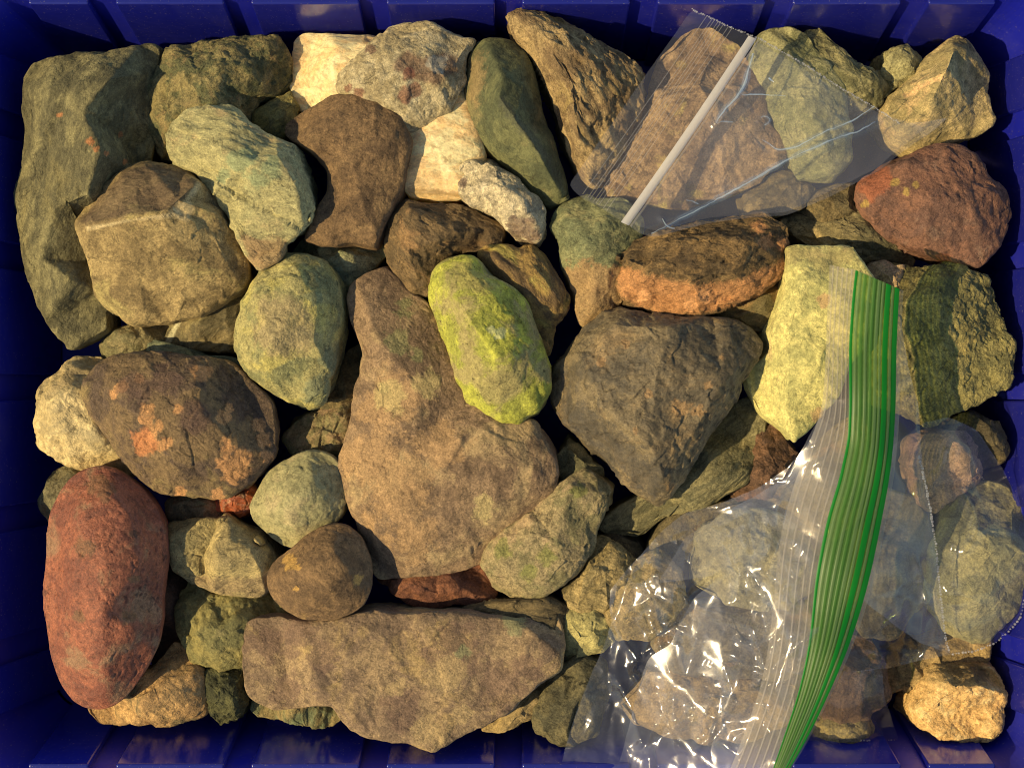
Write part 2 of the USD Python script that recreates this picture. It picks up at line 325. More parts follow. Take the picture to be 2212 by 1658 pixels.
    if paint:
        pv = np.full((len(v), 3), -1.0)
        f_ = H / (H - v[:, 2]); px, py = 1106 + v[:, 0] * f_, 829 - v[:, 1] * f_
        for item in paint:
            if np.ndim(item[1]) == 0:
                ch, bx, by, br = item[:4]; br = br * 1.15; wx = br * 1.5 * (meshkit.fbm(v / (br * 0.9), 3, seed + int(bx)) - .5); wy = br * 1.5 * (meshkit.fbm(v / (br * 0.9) + 7, 3, seed + int(by)) - .5); val = 0.34 + (1 - np.hypot(px - bx + wx, py - by + wy) / br) * 0.7
            else:
                ch, pl = item[:2]; val = poly_value(pl, px, py, item[2] if len(item) > 2 else 14.0)
            pv[:, ch] = np.maximum(pv[:, ch], np.clip(val, -1, 1.2))
        pv[nv[:, 2] < -0.3] = -1
        UsdGeom.PrimvarsAPI(me).CreatePrimvar('paint', Sdf.ValueTypeNames.Float3Array, 'vertex').Set([Gf.Vec3f(*map(float, r_)) for r_ in pv])
    tag(me.GetPrim(), label, cat, group)
    rocks_top.append(v[nv[:, 2] > 0.05])
    return me
def M(name, *a, **k):
    n = len(used_m); used_m.append(name)
    k.setdefault('off', (0.013 * n, 0.07 * n, 0.031 * n))
    return rock_material(name, *a, **k)
used_m = []
#STONES
# ---- upper left
rock('large_stone', 'tall dark grey-olive stone against the left wall, leaning in the upper left corner', -30, 100,
 [(78,140),(150,132),(250,125),(330,105),(352,110),(345,150),(335,250),(325,360),(290,400),(230,440),(200,500),(200,560),(225,640),(262,690),(230,715),(155,752),(120,720),(85,650),(62,570),(50,480),(42,420),(50,370),(60,310),(70,230),(65,175)],
 M('dark_olive_stone', (122,110,70), (88,80,52), (118,104,62), scale=70, strata=(70,0.5), speck=0.4, bump=1.1, paint=((168,98,52),None,None)),
 ctrl=[(180,240,92),(235,172,92),(215,320,98),(190,420,84),(120,450,60),(150,600,56),(105,200,62),(300,200,28),(280,330,24),(110,320,62),(90,560,40)], level=6, fb=5, chip=4, cell=80, fs=90, strata=(65,2.2), terr=(1.2,40), edge=.18, chips=0, centre=(170,440),
 paint=[(0,195,305,8),(0,207,322,7),(0,230,332,6),(0,270,350,6),(0,130,248,6),(0,260,290,6)])
rock('mottled_stone', 'rough olive green boulder-like stone behind the pale green stone at upper left', -55, 70,
 [(345,150),(372,105),(420,108),(480,98),(510,85),(560,80),(600,82),(625,125),(630,175),(600,210),(560,215),(545,240),(530,290),(450,340),(400,350),(350,352),(325,315),(318,270),(325,200),(330,165)],
 M('mottled_olive', (132,114,68), (88,86,52), (150,116,72), scale=110, bump=1.5), fb=6, fs=60, chip=4, cell=34, rough=1.6, level=6,
 ctrl=[(400,150,64),(480,140,68),(560,150,50),(590,110,44),(380,240,60),(460,220,70),(350,300,50)], n=3.5)
rock('tiny_stone', 'small olive stone wedged between the mottled stone and the brown trapezoid stone', -85, 40,
 [(550,245),(590,215),(630,195),(655,235),(645,275),(615,310),(585,320),(550,290)], M('olive_small', (140,122,62), (100,92,52), scale=130, strata=(40,0.4)))
rock('pale_green_stone', 'long pale green layered stone with a tan lower tip, beside the brown trapezoid stone', 10, 62,
 [(362,295),(400,260),(450,237),(500,236),(525,258),(545,280),(610,310),(640,325),(655,350),(672,390),(680,430),(675,480),(650,510),(615,525),(612,555),(570,582),(550,575),(520,500),(490,460),(465,428),(420,380),(378,368),(375,345)],
 M('pale_green', (164,150,98), (146,136,90), (172,142,96), scale=80, strata=(-12,0.28), speck=0.15, bump=1.1, paint=((118,130,90),(152,112,74),None)),
 ctrl=[(412,305,46),(415,345,40),(495,275,50),(460,420,44),(540,350,66),(560,480,46),(640,400,60),(650,470,52),(600,330,60),(560,550,22),(480,330,64)], fb=3, chip=3.4, cell=40, strata=(-15,3), chips=0, amp=1.7, facet=.8, level=6, edge=0.5,
 paint=[(0,520,345,26),(0,560,390,24),(0,585,360,20),(0,480,380,14),(1,[(515,500),(560,515),(620,520),(625,560),(570,590),(540,580)])])
rock('cube_stone', 'big blocky stone with a purple-brown top face and tan front face at left', 0, 84,
 [(176,487),(200,440),(270,370),(320,358),(400,375),(440,400),(480,440),(510,500),(535,560),(538,600),(500,640),(440,685),(400,690),(350,695),(290,697),(240,670),(215,640),(205,590),(185,530)],
 M('tan_block', (158,130,80), (126,102,62), (166,144,82), scale=70, strata=(10,0.45), speck=0.3, bump=1.0, paint=((80,60,47),(190,164,116),None), ragged=0.6),
 ctrl=[(190,486,60),(260,470,84),(350,462,90),(385,430,92),(425,392,80),(270,380,52),(320,366,50),(300,600,46),(400,600,50),(480,560,44),(350,680,18),(470,460,62)], fb=2, chip=2.5, level=6, edge=0.30, chips=0, facet=.5, amp=1.7,
 paint=[(0,[(170,480),(200,435),(270,365),(325,352),(400,372),(425,392),(400,430),(360,456),(280,464),(185,484)]),(1,[(186,490),(360,461),(400,430),(428,392),(436,400),(408,440),(372,470),(280,478),(190,500)],8),(1,395,455,20)], n=7)
rock('striped_stone', 'grey-brown banded stone under the cube-like stone with a thin white vein at its end', -90, 50,
 [(358,742),(372,715),(400,680),(480,630),(540,575),(575,590),(560,650),(540,710),(530,765),(450,758)], M('banded_brown', (126,106,66), (92,80,52), (150,132,84), scale=90, strata=(35,0.25), speck=0.3, paint=((196,184,140),None,None)),
 paint=[(0,[(352,742),(384,690),(392,694),(366,745)],6)], strata=(35,3))
rock('pale_strip_stone', 'pale olive flat stone peeking below the cube-like stone', -110, 40,
 [(215,745),(260,705),(330,690),(395,685),(385,715),(352,748),(300,768),(230,770)], M('pale_strip', (140,122,80), (112,102,66), scale=110))
rock('grey_green_chip', 'thin grey-green slate piece along the top edge of the knobby orange-spotted stone', -75, 40,
 [(292,752),(330,732),(370,748),(440,768),(500,775),(520,800),(420,810),(330,800),(288,780)], M('slate_green', (110,112,80), (82,88,66), scale=120, strata=(-10,0.3)), strata=(-10,3))
rock('round_green_stone', 'pale yellow-green rounded stone with a mottled face, right of the banded stone', -5, 76,
 [(525,700),(535,660),(548,615),(570,575),(620,557),(665,558),(700,575),(735,610),(742,655),(741,690),(730,780),(712,840),(700,868),(675,880),(640,862),(600,842),(545,810),(520,780),(517,740)],
 M('yellow_green_mottle', (156,142,86), (122,118,74), (178,160,82), c_at=0.55, scale=85, speck=0.4, bump=1.1, paint=((148,124,86),(104,110,80),None)),
 ctrl=[(560,660,64),(630,590,60),(690,640,62),(620,700,80),(680,740,68),(570,770,60),(650,800,50),(590,740,76)], fb=5, chip=3.5, level=6, n=5,
 paint=[(0,[(560,640),(640,640),(690,700),(670,760),(590,770),(545,730)],30),(1,690,850,30),(1,720,780,25),(1,680,640,16)])
# ---- top middle
rock('white_quartz_slab', 'large cream white quartz slab under the pale purple-patched stone', -80, 60,
 [(640,92),(655,76),(720,76),(800,80),(840,92),(930,140),(1000,190),(1040,290),(1046,345),(1025,390),(1000,432),(940,437),(890,430),(870,400),(760,300),(655,238),(632,190),(632,140)],
 M('cream_quartz', (232,192,136), (218,174,112), (196,148,90), c_at=0.66, scale=90, strata=(-8,0.5), grain=0.25, speck=0.06, bump=0.5, rough=0.5, spec=0.5, sss=0.15, paint=((150,112,60),None,None)), n=8, edge=0.85, fb=2, chip=1, fine=.5, facet=.35, chips=3, strata=(-8,3),
 paint=[(0,[(880,405),(1000,415),(1000,425),(885,420)],7)])
rock('purple_patch_stone', 'pale grey-tan stone with a dark purple-brown patch, lying on the cream quartz slab', -30, 62,
 [(725,195),(735,165),(760,140),(790,112),(812,90),(845,70),(880,62),(930,65),(960,82),(1030,92),(1012,125),(1005,190),(985,228),(970,245),(935,270),(900,292),(860,300),(820,270),(760,225),(728,212)],
 M('pale_purple', (172,152,112), (146,126,88), (186,168,128), scale=110, speck=0.35, bump=1.0, paint=((92,54,44),(120,66,50),(160,150,128)), ragged=0.7),
 ctrl=[(770,180,52),(830,110,50),(900,110,56),(990,130,40),(880,160,66),(960,160,62),(880,240,48),(800,220,44),(880,75,30),(960,220,40)], fb=4, chip=3.5, level=6,
 paint=[(0,[(848,135),(880,108),(910,125),(960,110),(992,125),(990,160),(965,165),(950,185),(915,178),(880,165),(850,150)],14),(1,875,205,16),(1,895,195,14),(1,885,160,14),(1,775,200,10),(1,752,190,8),(0,800,106,10),(2,950,137,18),(2,935,133,12)])
rock('brown_trapezoid_stone', 'dull brown flat stone shaped like a trapezoid, in front of the purple-patched stone', -20, 46,
 [(615,295),(622,268),(660,240),(720,222),(740,213),(775,208),(800,215),(845,222),(868,250),(892,310),(888,335),(868,415),(840,475),(815,537),(760,528),(700,537),(655,522),(680,475),(708,420),(708,370),(675,330)],
 M('dull_brown', (120,90,58), (98,73,48), (136,104,66), scale=100, speck=0.35, bump=0.8), n=7, edge=0.7, fb=4, chip=2.5, level=6,
 ctrl=[(680,260,40),(800,235,40),(860,300,44),(760,350,52),(790,460,44),(700,500,30),(730,260,46),(850,400,30)])
rock('dark_green_stone', 'smooth dark green wedge stone with a ridge, right of the cream quartz slab', -25, 86,
 [(1010,130),(1020,102),(1060,87),(1100,95),(1130,118),(1145,150),(1160,200),(1168,255),(1190,310),(1215,380),(1230,432),(1188,449),(1150,430),(1130,400),(1080,350),(1050,320),(1018,265),(1006,200)],
 M('dark_green', (96,94,56), (72,74,46), (118,104,64), scale=60, strata=(55,0.5), speck=0.15, grain=0.7, bump=0.5, paint=((136,108,66),(66,66,50),None)),
 ctrl=[(1060,110,54),(1085,170,74),(1078,210,82),(1115,262,86),(1165,330,80),(1210,415,50),(1030,190,44),(1045,290,36),(1110,370,34),(1175,430,30),(1130,190,56),(1160,270,42)], fb=2, chip=2, level=6, n=7, edge=0.3, chips=0, facet=.35, amp=1.75,
 paint=[(0,[(1008,130),(1040,110),(1050,160),(1030,230),(1008,210)],24),(1,[(1082,200),(1120,250),(1165,300),(1215,400),(1225,430),(1180,350),(1110,275),(1075,225)],14)])
rock('tan_ridge_stone', 'long rough tan stone pointing up at the tray wall, left of the upper clear bag', -25, 78,
 [(1103,42),(1110,30),(1125,27),(1190,40),(1240,62),(1300,97),(1350,132),(1385,165),(1390,205),(1385,260),(1340,340),(1300,402),(1280,405),(1240,370),(1218,310),(1200,240),(1165,160),(1128,90)],
 M('tan_rough', (158,128,82), (118,92,60), (146,120,66), scale=90, strata=(-58,0.35), speck=0.4, bump=1.7), fb=6, fs=45, chip=6, cell=26, strata=(-58,2.6), level=6, rough=1.8,
 ctrl=[(1125,50,44),(1190,90,66),(1230,180,74),(1280,130,60),(1330,190,56),(1250,300,68),(1290,340,50),(1200,150,60),(1350,240,44)], edge=0.3)
rock('quartz_chip', 'small knobbly white-grey quartz stone with a purple-brown tip', -15, 44,
 [(988,390),(998,365),(1020,352),(1060,352),(1100,375),(1120,395),(1130,412),(1160,440),(1172,458),(1172,492),(1160,522),(1130,515),(1090,480),(1050,458),(1010,440),(990,415)],
 M('grey_quartz', (190,168,126), (150,132,100), (212,190,150), scale=150, speck=0.25, bump=1.2, rough=0.5, spec=0.5, paint=((100,68,54),None,None)), knob=3.5, chip=4, cell=20, fb=4, fs=30, rough=1.5,
 paint=[(0,1130,495,22),(0,1110,478,12),(0,1000,395,10),(0,1150,512,14)])
rock('brown_ribbed_stone', 'brown stone with a ribbed dark right side, below the quartz slab', -50, 66,
 [(845,480),(858,455),(872,445),(900,435),(970,440),(1030,455),(1080,480),(1092,500),(1080,540),(1010,550),(965,565),(940,600),(925,640),(890,628),(850,582),(838,530)],
 M('brown_ribbed', (122,94,58), (94,74,48), (146,106,64), scale=90, strata=(-40,0.5), bump=1.2, paint=((84,64,42),None,None)), level=6, chip=4, strata=(-30,2),
 ctrl=[(890,460,58),(970,450,60),(880,540,62),(940,520,66),(990,500,60),(1050,490,40),(900,600,46),(1030,530,22)], paint=[(0,1050,510,34),(0,1010,530,20)])
rock('teal_chip', 'pale teal-grey stone under the lower edge of the brown trapezoid stone', -95, 44,
 [(635,545),(655,515),(700,520),(760,525),(822,528),(834,548),(805,582),(765,612),(730,630),(700,600),(660,580)], M('teal_grey', (142,134,92), (116,118,84), (160,146,96), scale=110, strata=(10,0.5), speck=0.2))
# ---- top right under the bag
rock('pinkish_stone', 'large pinkish tan stone with yellow patches under the upper clear bag', -60, 60,
 [(1420,130),(1470,78),(1500,66),(1535,62),(1600,100),(1630,190),(1650,260),(1690,310),(1688,335),(1640,400),(1560,435),(1480,445),(1400,430),(1310,430),(1300,400),(1345,330),(1385,240)],
 M('pinkish_tan', (152,120,84), (122,94,66), (166,146,72), c_at=0.63, scale=70, bump=1.0), level=6, fb=6)
rock('sage_stone', 'sage green flat stone under the right half of the upper clear bag', -55, 56,
 [(1632,78),(1690,62),(1740,72),(1765,110),(1785,145),(1808,190),(1825,270),(1840,340),(1800,385),(1720,390),(1690,310),(1650,240),(1630,170)],
 M('sage', (150,140,92), (120,116,72), scale=80, speck=0.2, bump=0.8), level=6)
rock('ridged_olive_stone', 'olive stone with dark ridges poking out above the upper clear bag near the top wall', -75, 56,
 [(1738,72),(1772,66),(1800,95),(1830,140),(1862,157),(1940,168),(1945,185),(1900,217),(1862,240),(1815,240),(1780,190),(1755,120)],
 M('ridged_olive', (148,134,86), (104,98,62), scale=100, strata=(-50,0.4), bump=1.3), strata=(-50,2), chip=5, edge=0.4)
rock('angular_tan_stone', 'angular yellow-tan stone with a sharp ridge in the upper right corner', -85, 104,
 [(1888,262),(1900,215),(1950,180),(1985,145),(2000,130),(2040,100),(2062,87),(2100,130),(2120,165),(2126,220),(2135,268),(2100,300),(2050,312),(1990,345),(1920,310)],
 M('yellow_tan', (178,150,96), (142,122,76), (190,150,98), scale=90, strata=(25,0.5), speck=0.3, bump=1.2, paint=((206,156,104),None,None)), level=6, edge=0.3,
 ctrl=[(1930,225,60),(2000,170,88),(2045,150,100),(2060,110,84),(1990,205,80),(2010,225,96),(2060,240,66),(2100,210,50),(1950,260,70),(2030,290,44),(2110,260,34)], chip=4, paint=[(0,[(1950,205),(2030,162),(2036,170),(1960,212)],8)])
rock('corner_chip', 'small pale olive stone behind the angular tan stone at the upper right', -110, 60,
 [(1907,120),(1912,108),(1930,106),(1955,122),(1978,138),(1985,160),(1960,185),(1915,185),(1903,150)], M('pale_olive_chip', (150,138,90), (120,110,70), scale=120))
rock('red_stone', 'rusty red stone with an orange-yellow left edge against the right wall', -45, 70,
 [(1848,412),(1862,388),(1920,350),(1965,328),(2010,314),(2060,318),(2100,345),(2132,392),(2168,412),(2178,465),(2165,500),(2150,532),(2122,560),(2110,582),(2040,560),(1950,540),(1895,495),(1850,440)],
 M('rusty_red', (122,80,60), (100,68,55), (122,92,74), scale=80, speck=0.3, bump=1.0, paint=((150,78,48),(152,122,54),(104,68,54))), level=6, fb=6, chip=3.5,
 ctrl=[(1900,400,52),(1960,350,48),(2040,350,50),(2010,430,72),(2090,430,66),(2120,500,50),(2000,500,54),(2060,540,36)],
 paint=[(0,1885,400,30),(0,1900,380,22),(1,1935,395,9),(1,1957,415,8),(1,1868,440,8),(1,1978,400,7),(1,1890,350,8),(0,2040,560,14)])
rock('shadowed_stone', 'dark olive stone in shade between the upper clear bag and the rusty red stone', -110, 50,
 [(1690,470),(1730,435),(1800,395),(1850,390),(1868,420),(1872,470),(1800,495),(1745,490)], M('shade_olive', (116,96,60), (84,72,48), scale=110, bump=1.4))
rock('layered_dark_stone', 'dark layered stone below the shaded stone, with a pale left end', -95, 50,
 [(1685,478),(1740,478),(1800,490),(1870,460),(1905,490),(1950,535),(1980,560),(1965,585),(1900,580),(1850,575),(1780,545),(1715,510)], M('layered_dark', (118,102,66), (82,74,48), scale=100, strata=(-20,0.3), bump=1.6, paint=((180,150,96),None,None)),
 strata=(-20,3), chip=6, cell=24, paint=[(0,[(1690,478),(1740,482),(1800,525),(1780,540),(1720,515)],16)])
rock('coppery_stone', 'brown stone with a ragged coppery orange lower side, below the upper clear bag', -5, 66,
 [(1328,590),(1332,555),(1370,520),(1440,495),(1520,485),(1600,478),(1645,465),(1690,490),(1710,530),(1700,560),(1690,582),(1660,615),(1650,632),(1590,660),(1500,682),(1430,680),(1370,662),(1335,625)],
 M('copper_brown', (122,92,54), (88,68,42), (138,108,66), scale=110, strata=(8,0.45), bump=1.8, paint=((194,128,76),(214,150,96),(70,54,36))), level=6, chip=5, cell=26, fb=6, fs=40, strata=(8,2), edge=0.25, rough=2.2,
 ctrl=[(1350,560,52),(1440,520,58),(1560,510,58),(1650,520,54),(1400,580,62),(1500,600,66),(1600,590,60),(1680,560,44),(1440,650,28),(1560,640,26)],
 paint=[(0,[(1325,590),(1345,578),(1420,600),(1520,615),(1600,605),(1660,575),(1690,560),(1700,585),(1650,635),(1560,668),(1430,685),(1340,640)],18),(0,1640,490,16),(0,1655,520,16),(0,1690,525,14),(1,1490,660,12),(1,1520,640,12),(1,1390,640,12),(2,1480,560,24)])
rock('two_tone_stone', 'stone half grey-green and half pinkish tan, left of the coppery stone', -45, 56,
 [(1183,490),(1200,462),(1235,440),(1275,430),(1350,440),(1385,480),(1375,540),(1350,600),(1345,650),(1292,692),(1262,702),(1240,640),(1218,575),(1205,515)],
 M('two_tone', (128,124,80), (98,100,66), (150,136,86), scale=90, strata=(5,0.5), paint=((160,116,74),None,None), ragged=2.4), level=6, fb=6,
 paint=[(0,[(1215,580),(1250,565),(1340,575),(1400,580),(1380,720),(1240,720)],20)], ctrl=[(1230,490,44),(1300,480,54),(1260,550,56),(1310,560,50),(1270,640,46)])
rock('flat_under_stone', 'flat olive-orange stone showing under the bottom edge of the coppery stone', -75, 36,
 [(1370,665),(1450,680),(1560,660),(1640,625),(1690,590),(1712,630),(1690,680),(1640,720),(1500,710),(1400,700)], M('flat_olive_orange', (140,108,64), (106,92,56), scale=100, strata=(15,0.4)), strata=(15,2))
# ---- centre
rock('yellow_green_stone', 'bright yellow-green egg-shaped stone with dark specks in the middle of the pile', 25, 72,
 [(930,600),(945,570),(975,560),(1000,555),(1020,560),(1060,595),(1085,612),(1112,632),(1132,652),(1160,710),(1178,760),(1187,800),(1185,832),(1172,862),(1152,890),(1120,912),(1080,905),(1045,885),(1010,860),(990,832),(975,800),(958,740),(945,700),(935,670),(928,640)],
 M('sulfur_green', (164,160,50), (138,136,48), (148,128,82), c_at=0.52, scale=80, grain=0.7, speck=0.9, bump=0.9, paint=((150,132,72),(178,174,120),None)), level=6, fb=4, chip=2.6, n=4,
 ctrl=[(960,610,54),(1010,590,50),(1070,640,62),(1020,700,76),(1120,720,62),(1090,790,72),(1040,830,60),(1130,850,44),(985,720,60)],
 paint=[(0,[(970,575),(1010,560),(1075,625),(1030,640),(985,615)],22),(1,1080,720,12),(1,1060,712,8)])
rock('ochre_streaked_stone', 'ochre and brown streaked stone behind the yellow-green stone', -40, 60,
 [(1032,550),(1050,538),(1085,535),(1120,542),(1150,530),(1180,550),(1205,600),(1228,642),(1222,680),(1195,705),(1182,765),(1150,740),(1100,660),(1060,600)],
 M('ochre_streaks', (148,114,58), (100,76,48), (158,140,62), scale=100, strata=(-55,0.25), speck=0.2, bump=1.3), strata=(-55,3), chip=5, level=6, fb=5,
 ctrl=[(1060,555,44),(1110,590,56),(1160,570,58),(1150,650,44),(1200,640,46)])
rock('big_flat_stone', 'largest stone, a broad flat mottled pinkish-brown slab in the centre of the pile', -25, 52,
 [(752,640),(758,608),(790,592),(830,575),(855,595),(880,622),(925,655),(960,720),(990,790),(1040,860),(1110,905),(1150,905),(1180,945),(1200,975),(1212,1020),(1205,1060),(1150,1105),(1120,1130),(1080,1165),(1042,1190),(1040,1212),(980,1235),(900,1242),(820,1247),(790,1200),(770,1120),(748,1050),(735,1000),(750,950),(772,900),(777,830),(790,750),(772,715),(760,690)],
 M('big_pinkish', (142,111,79), (114,88,64), (164,134,90), c_at=0.57, scale=55, speck=0.3, bump=0.7, paint=((166,126,82),(128,122,74),(172,148,92)), ragged=1.8), level=6, fb=5, fs=120, chip=2.4, cell=60, n=8, edge=0.7, centre=(900,930), chips=5, facet=0.6,
 ctrl=[(800,620,44),(850,680,50),(820,760,46),(900,800,56),(800,950,44),(900,950,58),(1050,950,56),(1150,980,44),(1000,1080,56),(850,1100,52),(830,1200,40),(950,1200,48),(1150,1060,46)],
 paint=[(0,850,870,60),(0,800,1000,50),(0,950,960,40),(0,860,1060,60),(0,890,1160,40),(0,960,690,20),(1,860,735,22),(1,900,770,14),(1,875,660,18),(2,1050,1105,22),(2,1045,1080,16),(1,830,840,12),(2,840,860,30),(2,920,830,26)])
rock('pale_corner_stone', 'pale tan-green stone touching the lower right corner of the big flat slab', -40, 50,
 [(1035,1215),(1045,1188),(1085,1150),(1140,1105),(1200,1045),(1265,1012),(1300,1030),(1328,1050),(1322,1082),(1292,1150),(1270,1192),(1215,1255),(1170,1292),(1130,1297),(1062,1270)],
 M('pale_tan_green', (148,126,86), (120,108,70), (164,132,94), scale=90, speck=0.4, bump=1.0, paint=((122,120,56),None,None)), level=6, n=7, edge=0.6, fb=4,
 ctrl=[(1080,1220,42),(1150,1150,50),(1230,1060,48),(1290,1060,40),(1200,1170,48),(1140,1260,38)], paint=[(0,1085,1185,20),(0,1180,1200,18),(0,1140,1235,16),(0,1250,1060,14)])
rock('grey_green_sliver', 'grey-green stone end in the dark gap right of the big flat slab', -75, 40,
 [(1206,965),(1230,938),(1262,965),(1300,1000),(1305,1030),(1260,1045),(1215,1060)], M('grey_green_end', (118,106,68), (88,82,54), scale=110))
rock('dark_triangle_stone', 'dark grey-brown triangular stone with orange specks, pointing down, right of centre', 0, 86,
 [(1190,812),(1205,785),(1230,760),(1262,715),(1300,682),(1340,668),(1420,680),(1500,690),(1560,695),(1605,705),(1645,742),(1642,775),(1600,830),(1570,880),(1540,930),(1500,1000),(1440,1075),(1415,1092),(1400,1080),(1370,1060),(1320,1010),(1270,960),(1215,910),(1192,860)],
 M('dark_brown_grey', (114,95,64), (82,70,50), (138,108,66), c_at=0.6, scale=65, strata=(12,0.7), speck=0.35, bump=0.8, spec=0.45, rough=0.65, paint=((152,112,66),(62,54,42),None), ragged=2.2), level=6, fb=4, chip=3, cell=50, n=10, edge=0.3, centre=(1400,840), chips=3, facet=.45,
 ctrl=[(1250,770,62),(1330,700,66),(1450,710,74),(1600,735,70),(1260,850,70),(1330,900,82),(1400,960,86),(1440,1030,70),(1420,800,86),(1560,820,72),(1500,930,64),(1300,960,34),(1225,870,44)],
 paint=[(0,1530,830,9),(0,1400,850,8),(0,1510,890,13),(0,1470,880,16),(0,1375,930,8),(0,1450,1050,10),(0,1560,770,7),(0,1300,780,10),(0,1350,740,9),(1,[(1190,815),(1240,850),(1330,930),(1410,1000),(1440,1040),(1415,1095),(1320,1010),(1215,915)],26)])
rock('grey_layered_stone', 'grey-olive layered stone lying beneath the dark triangular stone', -85, 60,
 [(1298,1135),(1330,1105),(1380,1080),(1420,1040),(1480,980),(1540,915),(1600,860),(1645,855),(1655,880),(1640,960),(1605,1040),(1550,1070),(1490,1100),(1420,1125),(1385,1165),(1310,1152)],
 M('grey_layered', (126,114,76), (94,88,60), (144,126,80), scale=100, strata=(40,0.3), bump=1.3), strata=(40,3), level=6, fb=5, chip=4, centre=(1500,1040))
rock('pale_yellow_stone', 'pale yellow-green flat-faced stone pointing down, left of the green zipper band', -15, 56,
 [(1690,545),(1720,535),(1790,533),(1835,535),(1850,560),(1872,600),(1870,680),(1850,765),(1790,865),(1750,920),(1708,957),(1680,925),(1650,900),(1630,860),(1612,822),(1632,785),(1655,750),(1650,715),(1690,625),(1702,575)],
 M('pale_yellow', (190,174,102), (164,154,90), (180,150,102), c_at=0.64, scale=80, speck=0.45, grain=0.7, bump=0.7, paint=((140,122,76),(176,130,88),None)), level=6, n=8, edge=0.7, fb=4, chip=2.6, centre=(1740,730), facet=0.6,
 ctrl=[(1720,560,36),(1800,560,34),(1740,600,50),(1820,640,54),(1700,720,52),(1780,760,56),(1660,820,44),(1720,880,40)],
 paint=[(0,[(1690,540),(1840,532),(1860,565),(1780,590),(1735,560),(1700,580)],20),(1,1770,900,18),(1,1780,650,14)])
rock('olive_shadow_stone', 'rough olive stone crossed by the shadow of the green zipper band, against the right wall', -55, 66,
 [(1865,600),(1880,575),(1920,568),(1965,585),(2010,575),(2060,570),(2120,600),(2135,640),(2152,680),(2165,715),(2178,745),(2165,832),(2130,850),(2085,878),(2040,900),(1990,918),(1950,890),(1900,870),(1865,760)],
 M('olive_rough', (142,126,70), (104,96,56), (164,140,76), scale=110, speck=0.4, bump=1.7), level=6, chip=5, cell=22, fb=6, fs=45, rough=1.6,
 ctrl=[(1910,600,44),(2000,600,52),(2090,610,46),(1950,720,62),(2050,720,66),(2130,740,44),(1980,850,48),(2080,840,40)])
rock('tan_behind_zip', 'small tan-pink stone just behind the top end of the green zipper band', -70, 40,
 [(1862,580),(1880,566),(1915,568),(1945,580),(1975,600),(1960,630),(1900,640),(1868,620)], M('tan_pink_small', (176,142,102), (140,112,80), scale=120))
rock('dark_red_stone', 'dark red-brown stone end between the grey layered stone and the pale yellow stone', -100, 50,
 [(1640,935),(1665,905),(1700,955),(1722,980),(1700,1030),(1650,1075),(1590,1085),(1570,1060),(1605,1005)], M('dark_red', (116,80,56), (88,62,46), (140,90,56), scale=110, bump=1.4))
# ---- left lower
rock('orange_spotted_stone', 'knobbly brown-purple stone dotted with orange patches at the left', 0, 96,
 [(183,850),(190,822),(205,798),(240,775),(280,768),(320,766),(400,770),(450,776),(490,782),(520,805),(545,832),(570,855),(585,880),(593,930),(585,985),(560,1020),(540,1042),(510,1060),(480,1072),(420,1072),(350,1060),(318,1040),(290,1010),(240,950),(200,895)],
 M('knobbly_brown', (118,92,60), (90,70,54), (132,108,64), scale=60, speck=0.3, bump=1.0, paint=((198,136,80),(190,112,62),(92,66,54))), level=6, fb=7, fs=80, knob=3.2, chip=2.5, n=3.2, edge=0.3, soft=10,
 ctrl=[(250,820,66),(330,800,66),(450,810,72),(300,900,90),(400,900,98),(500,870,84),(540,930,62),(480,980,72),(380,1000,78),(300,980,58),(440,1050,36),(560,980,40)],
 paint=[(0,320,908,13),(0,318,885,13),(0,308,905,10),(0,342,920,10),(0,262,832,12),(0,245,850,10),(0,300,818,10),(1,315,952,22),(1,300,945,16),(0,330,935,12),(0,352,960,12),(0,365,955,8),(0,430,808,16),(0,450,800,12),(0,485,900,14),(0,495,880,9),(0,520,1000,24),(0,505,1015,20),(0,485,1005,14),(0,495,975,14),(0,490,955,10),(0,560,920,14),(0,570,950,14),(0,575,985,12),(0,505,1030,14),(0,470,1068,14),(0,390,1062,12),(2,300,840,34),(2,420,900,30),(2,360,820,30),(0,385,885,10)])
rock('white_quartz_stone', 'lumpy cream quartz stone half hidden under the orange-spotted stone at the left wall', -75, 76,
 [(88,910),(95,868),(112,820),(150,782),(222,768),(262,800),(290,870),(300,1000),(285,1030),(205,1012),(155,1002),(125,985),(100,960)],
 M('cream_lumpy', (212,182,120), (184,156,100), (162,140,94), c_at=0.56, scale=100, grain=0.4, speck=0.15, bump=1.2, rough=0.55, spec=0.45, paint=((144,118,74),None,None)), knob=4, chip=4, level=6, fb=6, rough=1.6,
 paint=[(0,[(110,820),(150,780),(225,766),(235,800),(180,830),(110,850)],24)])
rock('hidden_grey_stone', 'grey-green stone peeking out above the smooth red stone at the left wall', -120, 50,
 [(95,1100),(112,1015),(150,992),(180,1010),(190,1060),(140,1120),(108,1135)], M('grey_green_peek', (120,108,74), (92,86,60), scale=110))
